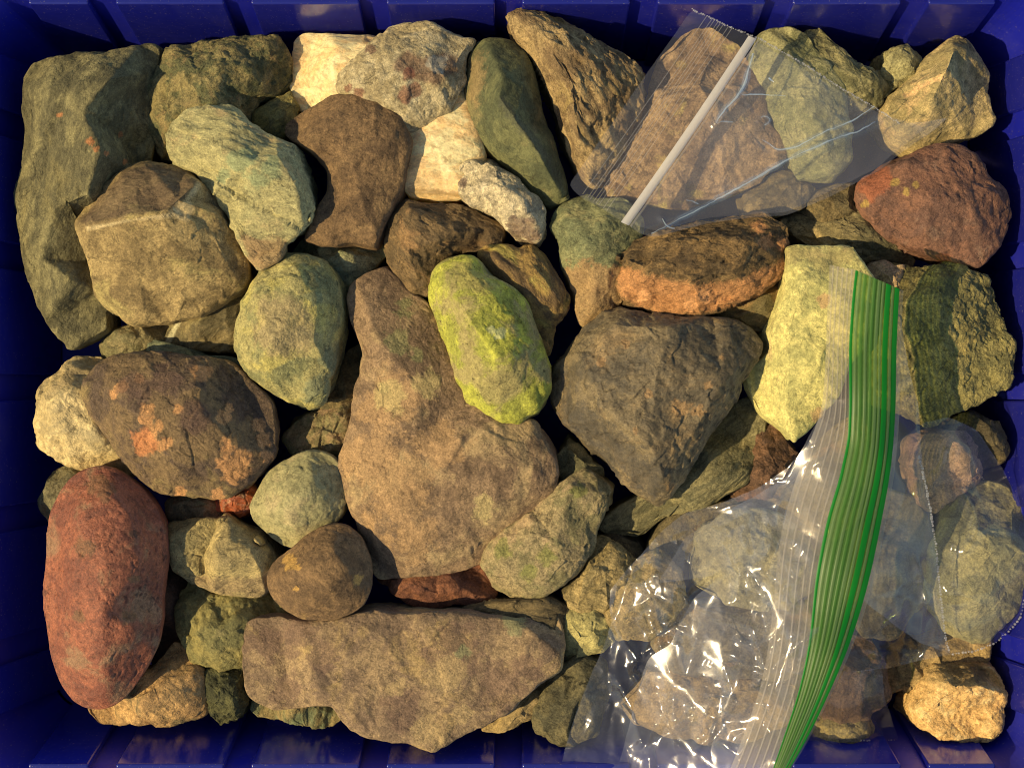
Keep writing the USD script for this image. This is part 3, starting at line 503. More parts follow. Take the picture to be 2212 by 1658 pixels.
rock('smooth_red_stone', 'smooth brick-red oblong stone like a potato standing upright at the lower left', 5, 104,
 [(100,1200),(105,1120),(118,1085),(140,1050),(160,1028),(182,1013),(215,1006),(245,1012),(272,1026),(300,1047),(322,1072),(342,1105),(352,1135),(357,1180),(355,1215),(348,1260),(345,1300),(347,1340),(340,1385),(325,1420),(310,1445),(290,1480),(262,1512),(240,1528),(215,1533),(190,1528),(168,1518),(148,1498),(130,1470),(115,1430),(105,1380),(98,1320),(96,1260)],
 M('brick_red', (152,82,54), (126,66,46), (140,104,72), c_at=0.58, scale=75, speck=0.4, bump=0.8, spec=0.4, rough=0.65, paint=((112,78,46),(60,44,30),None)), level=6, fb=6, fs=130, chip=1.2, fine=.8, pits=3, n=2.3, edge=0.02, m=2.4, rough=0.5, chips=0, smooth=1, soft=26, thick=190,
 ctrl=[(225,1060,86),(170,1110,84),(280,1120,90),(225,1200,104),(300,1220,88),(150,1250,80),(220,1330,104),(290,1350,86),(160,1400,78),(220,1450,84),(225,1500,60)], paint=[(0,220,1050,26),(0,185,1185,24),(1,288,1153,9),(0,290,1250,10),(0,280,1330,12),(0,170,1330,12)])
rock('carnelian_chip', 'small red-orange stone with white veins under the orange-spotted stone', -85, 40,
 [(455,1092),(465,1075),(500,1060),(545,1050),(560,1070),(545,1100),(515,1118),(475,1105)], M('carnelian', (164,74,34), (128,56,30), (196,150,110), c_at=0.6, scale=160, grain=0.4, speck=0.1, rough=0.45, spec=0.5))
rock('grey_pink_stone', 'grey-pink stone in the gap under the orange-spotted stone', -110, 40,
 [(370,1085),(390,1068),(440,1070),(490,1080),(500,1110),(470,1130),(400,1140),(375,1120)], M('grey_pink', (140,112,80), (112,94,66), (112,118,80), scale=110))
rock('pale_pebble', 'pale sage-grey smooth pebble left of the big flat slab', -20, 70,
 [(538,1105),(548,1075),(580,1022),(605,1000),(640,982),(668,974),(695,977),(718,990),(735,1010),(747,1035),(750,1062),(742,1105),(720,1130),(690,1152),(655,1172),(628,1183),(590,1162),(550,1128)],
 M('sage_pebble', (160,146,98), (142,132,88), (170,148,104), c_at=0.6, scale=70, grain=0.6, speck=0.6, bump=0.6), fb=4, chip=2.4, n=2.8, edge=0.2, soft=8)
rock('brown_pebble', 'rounded brown pebble resting on the edge of the long bottom slab', 20, 92,
 [(578,1242),(592,1215),(620,1195),(650,1168),(682,1145),(705,1135),(730,1130),(755,1140),(775,1157),(792,1190),(800,1220),(798,1270),(788,1298),(770,1315),(745,1330),(720,1336),(660,1340),(630,1325),(610,1312),(588,1290)],
 M('brown_smooth', (126,94,60), (102,76,50), (150,114,62), c_at=0.66, scale=90, grain=0.8, speck=0.3, bump=0.8, paint=((190,140,64),None,None)), fb=4, fs=90, chip=1.5, n=2.3, edge=0.08, chips=2, soft=14,
 paint=[(0,625,1212,14),(0,640,1225,8),(0,772,1250,9),(0,640,1270,6)], m=2.4)
rock('jagged_cream_stone', 'cream jagged pointed stone between the smooth red stone and the brown pebble', -45, 72,
 [(412,1245),(430,1215),(455,1175),(470,1140),(490,1110),(515,1135),(540,1152),(570,1155),(595,1185),(612,1230),(590,1268),(560,1282),(500,1280),(440,1262)],
 M('cream_jag', (180,154,96), (150,128,82), (136,110,78), c_at=0.64, scale=100, strata=(10,0.5), speck=0.25, bump=1.1, paint=((132,106,76),None,None)), chip=4, level=6, edge=0.3,
 ctrl=[(490,1125,40),(480,1180,72),(540,1185,70),(470,1225,66),(560,1225,62),(500,1255,30),(585,1230,30)], paint=[(0,[(425,1240),(500,1248),(600,1240),(600,1290),(420,1275)],14)])
rock('cream_block', 'small cream block left of the jagged cream stone', -75, 60,
 [(373,1175),(375,1130),(440,1118),(490,1128),(485,1170),(455,1215),(430,1250),(410,1255),(385,1215)], M('cream_block', (170,146,90), (140,122,76), (120,106,72), scale=110), edge=0.6)
rock('olive_lump', 'olive-green translucent looking stone above the left end of the long bottom slab', -85, 60,
 [(385,1362),(392,1290),(415,1245),(480,1272),(560,1272),(610,1300),(620,1340),(570,1350),(540,1380),(535,1430),(480,1442),(420,1425)], M('olive_lump', (140,124,68), (112,104,60), (154,136,84), scale=90, grain=0.6, bump=1.1), level=6)
rock('long_bottom_slab', 'long flat grey-brown slab with purple specks along the bottom of the pile', -25, 44,
 [(530,1345),(545,1337),(620,1336),(700,1340),(760,1328),(800,1318),(900,1316),(1000,1325),(1100,1330),(1195,1332),(1205,1355),(1213,1392),(1206,1440),(1150,1490),(1100,1528),(1050,1560),(985,1585),(960,1600),(938,1614),(915,1602),(880,1590),(800,1585),(765,1565),(745,1545),(722,1512),(690,1512),(660,1522),(600,1530),(545,1512),(530,1480),(528,1420)],
 M('grey_brown_slab', (146,117,82), (118,93,70), (162,130,80), c_at=0.58, scale=60, speck=0.35, bump=0.7, paint=((112,84,66),(164,134,88),(126,124,82)), ragged=2.0), level=6, n=10, edge=0.85, fb=4, fs=120, chip=2, cell=60, centre=(860,1440), chips=4, facet=0.6,
 paint=[(0,640,1370,36),(0,700,1420,30),(0,570,1390,30),(0,980,1400,46),(0,1080,1480,44),(0,870,1530,40),(0,1130,1440,30),(0,620,1490,30),(1,860,1480,22),(1,970,1455,40),(1,930,1575,30),(1,1000,1540,22),(2,1115,1345,20),(2,1100,1338,14),(2,1000,1410,14)])
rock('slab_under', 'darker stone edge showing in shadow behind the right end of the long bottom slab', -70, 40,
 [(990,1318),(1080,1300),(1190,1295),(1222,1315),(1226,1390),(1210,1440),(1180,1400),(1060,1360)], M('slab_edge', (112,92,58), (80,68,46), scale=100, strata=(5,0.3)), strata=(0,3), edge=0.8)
rock('rust_stone', 'rust-red stone showing below the lower edge of the big flat slab', -85, 50,
 [(815,1250),(860,1225),(940,1215),(1040,1205),(1060,1240),(1075,1282),(1045,1302),(992,1296),(960,1305),(920,1308),(880,1288)], M('rust', (128,76,50), (100,58,42), (146,118,62), c_at=0.64, scale=100, bump=1.1), level=6)
rock('orange_cream_stone', 'orange-cream and grey stone under the lower end of the smooth red stone', -95, 70,
 [(183,1530),(215,1500),(270,1470),(340,1435),(375,1390),(410,1405),(440,1440),(452,1500),(442,1532),(390,1545),(330,1552),(270,1560),(220,1562)], M('orange_cream', (192,146,88), (160,120,74), (96,88,60), c_at=0.55, scale=80, bump=1.1, speck=0.3), level=6, chip=4)
rock('dark_green_lump', 'dark green stone at the left end of the long bottom slab', -95, 60,
 [(445,1460),(455,1440),(490,1430),(535,1430),(545,1500),(535,1530),(520,1552),(480,1562),(460,1540),(450,1500)], M('dark_moss', (86,82,46), (60,60,36), scale=120, bump=1.6), chip=5, cell=22)
rock('banded_sliver', 'tan and green banded stone under the left end of the long bottom slab', -95, 40,
 [(543,1530),(560,1500),(640,1495),(720,1495),(752,1540),(710,1566),(690,1570),(660,1568),(600,1548),(560,1545)], M('tan_green_band', (140,118,72), (100,104,70), (120,126,88), scale=110, strata=(85,0.3)), strata=(85,3), chip=4)
rock('tan_sliver', 'tan stone edge sticking out under the right part of the long bottom slab', -85, 36,
 [(1035,1578),(1060,1530),(1130,1490),(1195,1465),(1200,1500),(1180,1535),(1110,1565),(1060,1580)], M('tan_edge', (168,138,86), (136,112,72), scale=90, strata=(30,0.4)))
rock('dark_speckled_stone', 'cream and black speckled stone left of the large bag, by the pale corner stone', -70, 60,
 [(1225,1275),(1240,1245),(1270,1200),(1292,1168),(1340,1192),(1370,1222),(1340,1290),(1320,1330),(1280,1320),(1240,1300)], M('black_speckled', (160,134,84), (128,108,66), (58,52,32), c_at=0.56, scale=130, bump=1.1), level=6)
rock('pale_lime_stone', 'pale yellow-green stone right of the long bottom slab', -70, 50,
 [(1212,1320),(1240,1300),(1270,1297),(1312,1330),(1325,1385),(1280,1410),(1240,1432),(1215,1425)], M('pale_lime', (164,148,88), (136,124,76), scale=90, bump=0.8, speck=.2))
rock('grey_wedge_stone', 'dark grey-olive stone at the bottom beside the large bag', -80, 70,
 [(1155,1520),(1162,1490),(1192,1452),(1215,1432),(1245,1420),(1300,1430),(1310,1500),(1285,1580),(1240,1592),(1190,1586),(1160,1560)], M('grey_wedge', (104,92,60), (76,70,48), scale=90, bump=1.0), level=6)
rock('gap_shard', 'dark brown shard in the gap below the grey layered stone', -120, 40,
 [(1270,1200),(1290,1150),(1340,1150),(1395,1180),(1410,1220),(1360,1260),(1300,1240)], M('dark_shard', (92,78,52), (66,56,40), scale=110))
rock('pink_green_sliver', 'pinkish-tan stone in the gap between the big flat slab and the mottled yellow-green stone', -95, 44,
 [(620,945),(640,910),(690,885),(745,865),(775,890),(762,950),(735,1010),(690,985),(640,975)], M('pink_green', (142,114,76), (116,104,64), (162,122,92), scale=110), chip=4)
rock('shadow_gap_stone', 'shaded olive stone in the dark gap left of the neck of the big flat slab', -120, 50,
 [(690,880),(730,800),(750,760),(785,740),(795,830),(780,900),(740,930)], M('gap_olive', (120,100,60), (92,80,50), scale=110))
# ---- under and beside the large bag
rock('tan_cube_stone', 'tan-orange sugary cube-shaped stone alone in the lower right corner', -165, 110,
 [(1952,1515),(1962,1490),(1972,1455),(1978,1432),(2000,1425),(2060,1424),(2120,1430),(2136,1455),(2140,1485),(2132,1550),(2110,1572),(2080,1579),(2000,1576),(1962,1552)],
 M('sugary_orange', (208,160,96), (190,146,86), (222,182,120), c_at=0.56, scale=200, grain=0.8, speck=0.2, bump=1.2, paint=((152,120,72),(98,76,48),None)), n=8, edge=0.7, level=6, chip=3, fine=2,
 ctrl=[(1985,1435,60),(2060,1435,60),(2130,1450,50),(1985,1478,112),(2060,1484,116),(2120,1480,108),(2000,1540,80),(2090,1550,78)], paint=[(0,[(1970,1420),(2130,1422),(2135,1480),(2050,1492),(2020,1478),(1975,1476)],14),(1,[(2040,1430),(2130,1432),(2130,1475),(2060,1470)],20)], thick=190)
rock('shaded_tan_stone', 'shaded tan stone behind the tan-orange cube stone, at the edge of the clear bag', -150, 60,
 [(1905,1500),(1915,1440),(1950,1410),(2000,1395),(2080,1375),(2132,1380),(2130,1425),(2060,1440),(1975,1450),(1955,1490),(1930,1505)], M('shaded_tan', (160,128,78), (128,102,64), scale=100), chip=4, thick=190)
rock('big_grey_green_stone', 'big smooth grey-green stone inside the clear bag at the right edge', -75, 90,
 [(1985,1280),(2005,1190),(2030,1112),(2065,1065),(2105,1040),(2180,1050),(2225,1100),(2235,1200),(2210,1300),(2170,1350),(2130,1388),(2050,1370)], M('bag_grey_green', (134,122,78), (110,104,70), scale=60, speck=0.2, bump=0.7), level=6, n=3, fb=7, fs=110)
rock('bag_pink_stone', 'pinkish brown stone inside the clear bag above the big grey-green stone', -60, 70,
 [(1965,1000),(1972,960),(2030,928),(2080,935),(2105,965),(2110,1030),(2060,1065),(2015,1115),(1985,1090)], M('bag_pink', (156,118,88), (126,98,72), scale=90), level=6)
rock('bag_olive_stone', 'dark olive-brown stone by the right wall at the top of the clear bag', -100, 60,
 [(2030,925),(2060,895),(2100,885),(2150,910),(2168,962),(2150,1010),(2110,1010),(2070,960)], M('bag_dark_olive', (110,92,58), (82,70,48), scale=90))
rock('bag_brown_stone', 'dark purple-brown stone right of the lower end of the green zipper band', -125, 70,
 [(1760,1500),(1790,1400),(1830,1370),(1885,1375),(1908,1440),(1895,1530),(1850,1570),(1790,1575)], M('bag_purple_brown', (112,84,60), (80,60,48), scale=70), thick=190)
rock('bag_tan_pebble', 'small olive-tan pebble in the bottom corner of the bag', -160, 60,
 [(1755,1560),(1785,1530),(1850,1530),(1870,1560),(1850,1605),(1790,1618),(1765,1595)], M('bag_olive_pebble', (134,114,66), (110,96,60), scale=90), thick=190)
rock('bag_speckled_stone', 'cream and olive speckled stone seen through the left edge of the large bag', -60, 70,
 [(1300,1330),(1325,1270),(1370,1215),(1420,1195),(1470,1230),(1480,1290),(1450,1340),(1400,1380),(1330,1380)], M('bag_speckled', (156,128,78), (120,100,62), (86,78,44), c_at=0.56, scale=110), level=6)
rock('bag_pale_stone', 'pale olive-tan stone under the crumpled middle of the large bag', -50, 60,
 [(1490,1200),(1510,1130),(1590,1100),(1680,1110),(1760,1180),(1750,1280),(1660,1320),(1560,1300),(1500,1260)], M('bag_pale_olive', (150,136,96), (126,114,80), scale=80), level=6)
rock('bag_grey_stone', 'grey-brown stone under the large bag beside the green zipper band', -70, 50,
 [(1420,1390),(1480,1310),(1580,1300),(1680,1320),(1740,1300),(1760,1400),(1700,1460),(1560,1450),(1460,1450)], M('bag_grey_brown', (120,104,76), (92,80,60), (140,104,64), scale=80), level=6)
rock('bag_tan_slab', 'tan slab under the lower part of the large bag', -80, 50,
 [(1330,1520),(1400,1450),(1500,1450),(1640,1460),(1720,1480),(1700,1560),(1600,1600),(1480,1590),(1370,1570)], M('bag_tan', (154,124,80), (124,100,66), scale=80), level=6, n=7)
rock('bag_shadow_stone', 'dark brown stone under the clear bag right of the green zipper band', -105, 50,
 [(1830,1290),(1860,1150),(1910,1060),(1980,1080),(2010,1180),(1990,1300),(1930,1370),(1860,1370)], M('bag_dark_brown', (104,92,62), (78,70,50), scale=70), level=6)
rock('bag_left_dark_stone', 'dark grey stone beneath the upper left shoulder of the large bag', -90, 50,
 [(1400,1200),(1430,1130),(1500,1100),(1560,1090),(1640,1060),(1720,1020),(1790,960),(1850,900),(1890,930),(1870,1080),(1800,1160),(1690,1130),(1560,1130),(1480,1210)], M('bag_dark_grey', (110,94,62), (80,70,50), (132,96,60), scale=80), level=6)

rock('underside_stone', 'dark red-brown stone deep in the gap right of the smooth red stone', -150, 60,
 [(330,1150),(370,1130),(400,1200),(405,1270),(395,1340),(385,1400),(330,1440),(320,1300)], M('deep_red_brown', (104,70,50), (80,56,42), scale=90))
rock('bag_gap_stone', 'small dark tan stone below the lower edge of the upper clear bag', -100, 50,
 [(1600,420),(1660,385),(1730,380),(1760,410),(1730,455),(1660,480),(1610,470)], M('gap_tan', (130,108,68), (100,84,54), scale=100))
# ---------------------------------------------------------------- clear plastic bags lying on the pile
CELL = 5.0; GW, GH = int(2400 / CELL), int(1860 / CELL)
ras = np.full((GH, GW), FLOOR, float)
for v in rocks_top:
    f_ = H / (H - v[:, 2]); ix = ((1106 + v[:, 0] * f_ + 94) / CELL).astype(int); iy = ((829 - v[:, 1] * f_ + 100) / CELL).astype(int)
    ok = (ix >= 0) & (ix < GW) & (iy >= 0) & (iy < GH); np.maximum.at(ras, (iy[ok], ix[ok]), v[ok, 2])
ras = ndimage.maximum_filter(ras, 3)
near = ndimage.maximum_filter(ras, 5); near = ndimage.gaussian_filter(near, 2.0)
soft = ndimage.gaussian_filter(ndimage.maximum_filter(ras, 19), 9.0)
def field(a, x, y): return ndimage.map_coordinates(a, [(np.asarray(y) + 100) / CELL, (np.asarray(x) + 94) / CELL], order=1, mode='nearest')
from scipy.interpolate import RBFInterpolator
def surface(ctrl, clear=10.0):
    a = np.array(ctrl, float); f_ = RBFInterpolator(a[:, :2] / 300, a[:, 2], kernel='thin_plate_spline', smoothing=0.0)
    def hf(x, y):
        h = f_(np.stack([x, y], 1) / 300); lo = field(near, x, y) + clear
        d = h - lo; return lo + np.where(d > 30, d, 15 * np.log1p(np.exp(np.clip(d, -200, 30) / 15)))
    return hf
def crumple(seed, spacing, amp, box):
    rng = np.random.default_rng(seed); x0, y0, x1, y1 = box; n = int((x1 - x0) * (y1 - y0) / spacing ** 2)
    pts = np.stack([rng.uniform(x0, x1, n), rng.uniform(y0, y1, n)], 1); f_ = LinearNDInterpolator(pts, rng.normal(size=n) * amp, fill_value=0.0)
    return lambda x, y: f_(np.stack([x, y], 1))
def folds(seed, spacing, amp, width, box):
    rng = np.random.default_rng(seed); x0, y0, x1, y1 = box; n = int((x1 - x0) * (y1 - y0) / spacing ** 2)
    pts = np.stack([rng.uniform(x0, x1, n), rng.uniform(y0, y1, n)], 1); tr = cKDTree(pts); am = rng.uniform(0.1, 1.0, n)
    def f_(x, y):
        d, i = tr.query(np.stack([x, y], 1), k=2); return amp * am[i[:, 0]] * am[i[:, 1]] * 1.6 * np.exp(-((d[:, 1] - d[:, 0]) / 2 / width) ** 1.2)
    return f_
def glint_crease(lines, height, width):
    def f_(x, y):
        out = np.zeros(len(x))
        for ln in lines:
            d = shapely.distance(shapely.LineString(ln), shapely.points(x, y)); out += height * np.exp(-(d / width) ** 1.3)
        return out
    return f_
def densify(poly, step):
    p = np.vstack([poly, poly[:1]]).astype(float); out = []
    for a, b in zip(p[:-1], p[1:]):
        n = max(1, int(np.linalg.norm(b - a) / step)); out += [a + (b - a) * i / n for i in range(n)]
    return np.array(out)
def sheet(name, poly, hf, mat, parent, step=7.0, seed=0, wav=3.0, thick=None):
    rng = np.random.default_rng(seed); bd = densify(poly, step); bd = bd + rng.normal(size=bd.shape) * 0.8
    bd = ndimage.gaussian_filter1d(bd, 1.0, axis=0, mode='wrap'); pg = Polygon(bd).buffer(0); pg = max(getattr(pg, 'geoms', [pg]), key=lambda g: g.area)
    x0, y0, x1, y1 = pg.bounds; gx, gy = np.meshgrid(np.arange(x0, x1, step), np.arange(y0, y1, step * 0.866)); gx[1::2] += step / 2
    g = np.stack([gx.ravel(), gy.ravel()], 1) + rng.uniform(-1, 1, (gx.size, 2)) * step * 0.15
    g = g[shapely.contains_xy(pg.buffer(-step * 0.5), g[:, 0], g[:, 1])]
    pts = np.vstack([bd, g]); tri = Delaunay(pts).simplices
    cen = pts[tri].mean(1); tri = tri[shapely.contains_xy(pg, cen[:, 0], cen[:, 1])]
    h = hf(pts[:, 0], pts[:, 1]); v = np.column_stack([P(pts[:, 0], pts[:, 1], h), h])
    nf = np.cross(v[tri[:, 1]] - v[tri[:, 0]], v[tri[:, 2]] - v[tri[:, 0]])[:, 2]; tri[nf < 0] = tri[nf < 0][:, ::-1]
    return put(name, v, tri, mat, parent)
def ribbon(name, left, right, hf, mat, parent, s0=0.0, s1=1.0, lift=0.0, bulge=0.0, n=90, k=6):
    """a strip between two edge lines, from s0 to s1 across; bulge raises its middle"""
    def along(p):
        p = np.array(p, float); d = np.concatenate([[0], np.cumsum(np.linalg.norm(np.diff(p, axis=0), axis=1))])
        from scipy.interpolate import PchipInterpolator
        t_ = np.linspace(0, d[-1], n); return np.stack([PchipInterpolator(d, p[:, i])(t_) for i in (0, 1)], 1)
    a, b = along(left), along(right); s = np.linspace(s0, s1, k)
    pts = a[:, None] * (1 - s[None, :, None]) + b[:, None] * s[None, :, None]; sh = pts.shape[:2]; q = pts.reshape(-1, 2)
    pr = bulge * (1 - np.linspace(-1, 1, k) ** 2) ** 0.5
    h = hf(q[:, 0], q[:, 1]) + lift + np.tile(pr, n); v = np.column_stack([P(q[:, 0], q[:, 1], h), h]); f = []
    for i in range(n - 1):
        for j in range(k - 1): m_ = i * k + j; f += [(m_, m_ + 1, m_ + k + 1), (m_, m_ + k + 1, m_ + k)]
    f = np.array(f); nf = np.cross(v[f[0][1]] - v[f[0][0]], v[f[0][2]] - v[f[0][0]])[2]
    return put(name, v, f if nf > 0 else f[:, ::-1], mat, parent)
def beads(name, line, hf, mat, parent, step=6.0, r=2.2, seed=0):
    rng = np.random.default_rng(seed); p = np.array(line, float); d = np.concatenate([[0], np.cumsum(np.linalg.norm(np.diff(p, axis=0), axis=1))]); t_ = np.arange(0, d[-1], step)
    q = np.stack([np.interp(t_, d, p[:, i]) for i in (0, 1)], 1) + rng.normal(size=(len(t_), 2)) * 0.7
    h = hf(q[:, 0], q[:, 1]) + 1; c = np.column_stack([P(q[:, 0], q[:, 1], h), h]); base = trimesh.creation.icosphere(1, 1.0); vs, fs = [], []
    for i, cc in enumerate(c):
        vs.append(base.vertices * r * rng.uniform(0.6, 1.4) * np.array([1.2, 1.2, 0.8]) + cc); fs.append(base.faces + i * len(base.vertices))
    return put(name, np.vstack(vs), np.vstack(fs), mat, parent)
WARM = (0.95, 0.90, 0.80)
F_clear = film_material('clear_film', tint=(0.998, 0.995, 0.99), haze=0.045, haze_col=WARM, rough=0.12, gain=0.9)
F_crumple = film_material('crumpled_film', tint=(0.998, 0.995, 0.985), haze=0.05, haze_col=WARM, rough=0.15, gain=1.2)
F_milky = film_material('milky_film', tint=(0.95, 0.92, 0.87), haze=0.20, haze_col=(0.75, 0.68, 0.56), rough=0.5, gain=0.35)
F_rib = film_material('film_rib', tint=(0.93, 0.90, 0.85), haze=0.22, haze_col=(0.8, 0.74, 0.64), rough=0.4, gain=0.6)
F_zip = film_material('white_zip_plastic', tint=(0.8, 0.78, 0.74), haze=0.8, haze_col=(0.88, 0.86, 0.80), rough=0.3, gain=1.0)
F_green = film_material('green_zip_film', tint=(0.50, 0.66, 0.28), haze=0.5, haze_col=(0.15, 0.36, 0.07), rough=0.45, gain=0.35)
F_green_bright = film_material('bright_green_zip_plastic', tint=(0.1, 0.5, 0.08), haze=0.85, haze_col=(0.010, 0.32, 0.03), rough=0.45, gain=0.35)
F_green_pale = film_material('pale_green_zip_plastic', tint=(0.6, 0.7, 0.45), haze=0.45, haze_col=(0.27, 0.43, 0.16), rough=0.45, gain=0.35)
F_bead = film_material('seam_plastic', tint=(0.9, 0.9, 0.9), haze=0.22, rough=0.2, gain=1.2)

# the small bag with the white zip, upper right
sb, sp = xform('small_clear_bag', (0, 0, 0)); tag(sb.GetPrim(), 'small clear zip bag with a white zip strip at the upper right of the pile', 'plastic bag')
c1 = [(1495,22,55),(1640,85,60),(1228,400,48),(1352,483,46),(1410,508,44),(1700,462,40),(1900,368,62),(2045,256,70),(1890,250,60),(1640,280,84),(1520,260,70),(1760,330,72),(1800,180,55),(1400,250,60),(1560,420,60)]
hb = surface(c1, 9)
cr_a = glint_crease([[(1405,506),(1470,472),(1540,436),(1620,392),(1700,346),(1760,318),(1800,300),(1850,285),(1893,262)]], 15, 8)
cr_b = glint_crease([[(1628,110),(1618,150),(1608,185),(1590,212),(1562,240),(1545,268)], [(1600,205),(1650,204),(1700,208)], [(1642,300),(1660,322),(1690,322),(1760,282),(1800,262),(1850,240),(1893,220)], [(1430,470),(1440,490),(1460,488)], [(1640,260),(1665,250),(1655,270)]], 9, 6)
ck = crumple(5, 105, 13, (1150, -50, 2150, 620))
def h_front(x, y): return hb(x, y) + cr_a(x, y) + cr_b(x, y) + ck(x, y) * field(wbody, x, y) + 6
yy, xx = np.mgrid[0:GH, 0:GW]; X_, Y_ = xx * CELL - 94, yy * CELL - 100
wbody = np.clip(((X_ - 1352) * 0.826 + (Y_ - 483) * 0.563) / 90, 0, 1)
body = [(1640,84),(1720,128),(1800,180),(1890,232),(1945,268),(2010,262),(2048,254),(2020,280),(1960,320),(1900,368),(1800,422),(1700,465),(1620,470),(1530,482),(1460,500),(1415,512),(1385,505),(1356,486),(1450,346),(1545,207)]
sheet('front_film', body, h_front, F_clear, sp, 6.0, 1)
body2 = [(1636,90),(1780,176),(1900,246),(2000,275),(1890,366),(1700,458),(1530,470),(1415,500),(1362,482)]
sheet('back_film', body2, lambda x, y: hb(x, y) * 1.0 - 4 + crumple(6, 120, 4, (1150, -50, 2150, 620))(x, y) * field(wbody, x, y), F_clear, sp, 10.0, 2)
def h_lip(x, y): return hb(x, y) + 2
lipL, lipR = [(1494,21),(1362,210),(1228,399)], [(1626,80),(1490,283),(1352,483)]
sheet('lip_film', [(1494,21),(1530,36),(1580,60),(1626,80),(1490,283),(1352,483),(1290,444),(1252,425),(1228,399),(1362,210)], h_lip, F_clear, sp, 9.0, 3)
for s in (0.24, 0.33, 0.37, 0.43, 0.47, 0.52, 0.60, 0.66):
    ribbon('lip_rib', lipL, lipR, h_lip, F_rib, sp, s, s + 0.012, 1.5, 1.5, 40, 5)
ribbon('zip_strip', [(1614,76),(1478,279),(1338,478)], [(1640,87),(1504,291),(1364,490)], h_lip, F_zip, sp, 0.12, 0.78, 2, 6, 60, 9)
ribbon('zip_edge', [(1614,76),(1478,279),(1338,478)], [(1640,87),(1504,291),(1364,490)], h_lip, F_rib, sp, 0.86, 1.02, 2, 2.5, 60, 5)
beads('crimped_edge', [(1494,21),(1530,36),(1580,60),(1640,84),(1720,128),(1800,180),(1890,232),(1945,268)], h_lip, F_bead, sp, 4.5, 1.6, 3)

F_glint = film_material('painted_glint', tint=(0.9, 0.95, 1.0), haze=0.45, haze_col=(0.72, 0.88, 0.97), rough=0.2, gain=2.0)  # bluish-white colour standing in for sky reflected along the folds
F_glint_soft = film_material('painted_glint_soft', tint=(0.96, 0.98, 1.0), haze=0.06, haze_col=(0.5, 0.75, 0.97), rough=0.2, gain=1.5)  # wider, fainter band of the same painted sky reflection
def painted_glint_line(pts, w, parent, hf, mats=(F_glint, F_glint_soft), seed=0):
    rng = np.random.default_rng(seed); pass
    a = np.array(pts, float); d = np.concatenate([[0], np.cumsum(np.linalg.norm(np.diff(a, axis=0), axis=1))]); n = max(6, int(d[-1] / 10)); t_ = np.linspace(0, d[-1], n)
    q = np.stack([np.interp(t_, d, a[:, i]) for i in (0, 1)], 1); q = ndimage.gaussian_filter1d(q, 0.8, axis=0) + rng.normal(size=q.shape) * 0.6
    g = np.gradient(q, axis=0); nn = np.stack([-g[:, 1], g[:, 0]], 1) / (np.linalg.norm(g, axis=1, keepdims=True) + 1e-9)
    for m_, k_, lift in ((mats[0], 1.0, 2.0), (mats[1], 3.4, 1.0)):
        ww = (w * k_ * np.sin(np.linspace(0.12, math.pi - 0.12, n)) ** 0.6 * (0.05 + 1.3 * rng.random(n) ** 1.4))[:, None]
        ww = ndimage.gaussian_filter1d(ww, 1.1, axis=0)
        ribbon('glint_crease', q - nn * ww, q + nn * ww, hf, m_, parent, 0, 1, lift, 0.5, n * 2, 4)  # strip on the film fold, with the sky glint painted into its colour
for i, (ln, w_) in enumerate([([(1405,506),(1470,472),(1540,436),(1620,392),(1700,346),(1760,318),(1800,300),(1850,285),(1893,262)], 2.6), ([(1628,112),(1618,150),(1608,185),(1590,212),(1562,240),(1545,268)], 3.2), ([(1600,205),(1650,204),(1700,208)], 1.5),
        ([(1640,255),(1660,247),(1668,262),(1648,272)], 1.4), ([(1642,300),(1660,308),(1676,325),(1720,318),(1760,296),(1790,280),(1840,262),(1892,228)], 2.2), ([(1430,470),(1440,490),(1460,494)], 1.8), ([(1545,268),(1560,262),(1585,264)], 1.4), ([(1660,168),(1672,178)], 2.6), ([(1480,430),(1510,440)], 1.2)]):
    painted_glint_line(ln, w_, sp, h_front, seed=40 + i)

# the large bag with the green zipper, lower right
bb, bp = xform('large_zipper_bag', (0, 0, 0)); tag(bb.GetPrim(), 'large crumpled clear bag with a green zipper band, on the lower right of the pile', 'plastic bag')
c2 = [(1790,575,120),(1940,620,130),(1835,740,135),(1935,860,135),(1830,960,140),(1925,1000,140),(1745,965,128),(1700,1012,104),(1560,1085,40),(1470,1112,30),(1392,1180,20),(1320,1280,10),(1310,1390,0),(1240,1550,-20),(1212,1660,-10),(1450,1660,40),(1690,1660,120),
      (1500,1300,90),(1650,1200,120),(1620,1400,110),(1450,1450,60),(1760,1300,135),(1870,1270,140),(1820,1430,135),(1735,1450,130),(1755,1570,125),(1985,900,60),(2010,1100,50),(2040,1390,-30),(1960,1200,90),(1985,1385,-20)]
hz = surface(c2, 12)
wcr = ndimage.gaussian_filter((((X_ - 1560) / 270) ** 2 + ((Y_ - 1390) / 290) ** 2 < 1).astype(float), 12)
kf = crumple(31, 38, 2.6, (1150, 850, 2150, 1750))
k1, k2, k3 = crumple(29, 120, 14, (1150, 850, 2150, 1750)), crumple(12, 60, 7, (1150, 850, 2150, 1750)), crumple(41, 70, 5.5, (1150, 850, 2150, 1750))
streaks = glint_crease([[(1700,1095),(1690,1150),(1672,1200),(1655,1240)], [(1530,1370),(1552,1410),(1580,1480),(1590,1520)], [(1500,1490),(1540,1500),(1600,1512),(1650,1520)], [(1600,1380),(1640,1400),(1690,1350)], [(1650,1230),(1690,1260),(1710,1310)], [(1575,1175),(1600,1240),(1590,1300)], [(1480,1290),(1510,1340),(1500,1400)], [(1400,1330),(1430,1400),(1450,1470),(1455,1540)], [(1340,1480),(1370,1540),(1385,1600)], [(1620,1130),(1630,1190)]], 16, 15)
fo1, fo2 = folds(51, 88, 19, 12, (1150, 850, 2150, 1750)), folds(52, 130, 12, 12, (1150, 850, 2250, 1750))
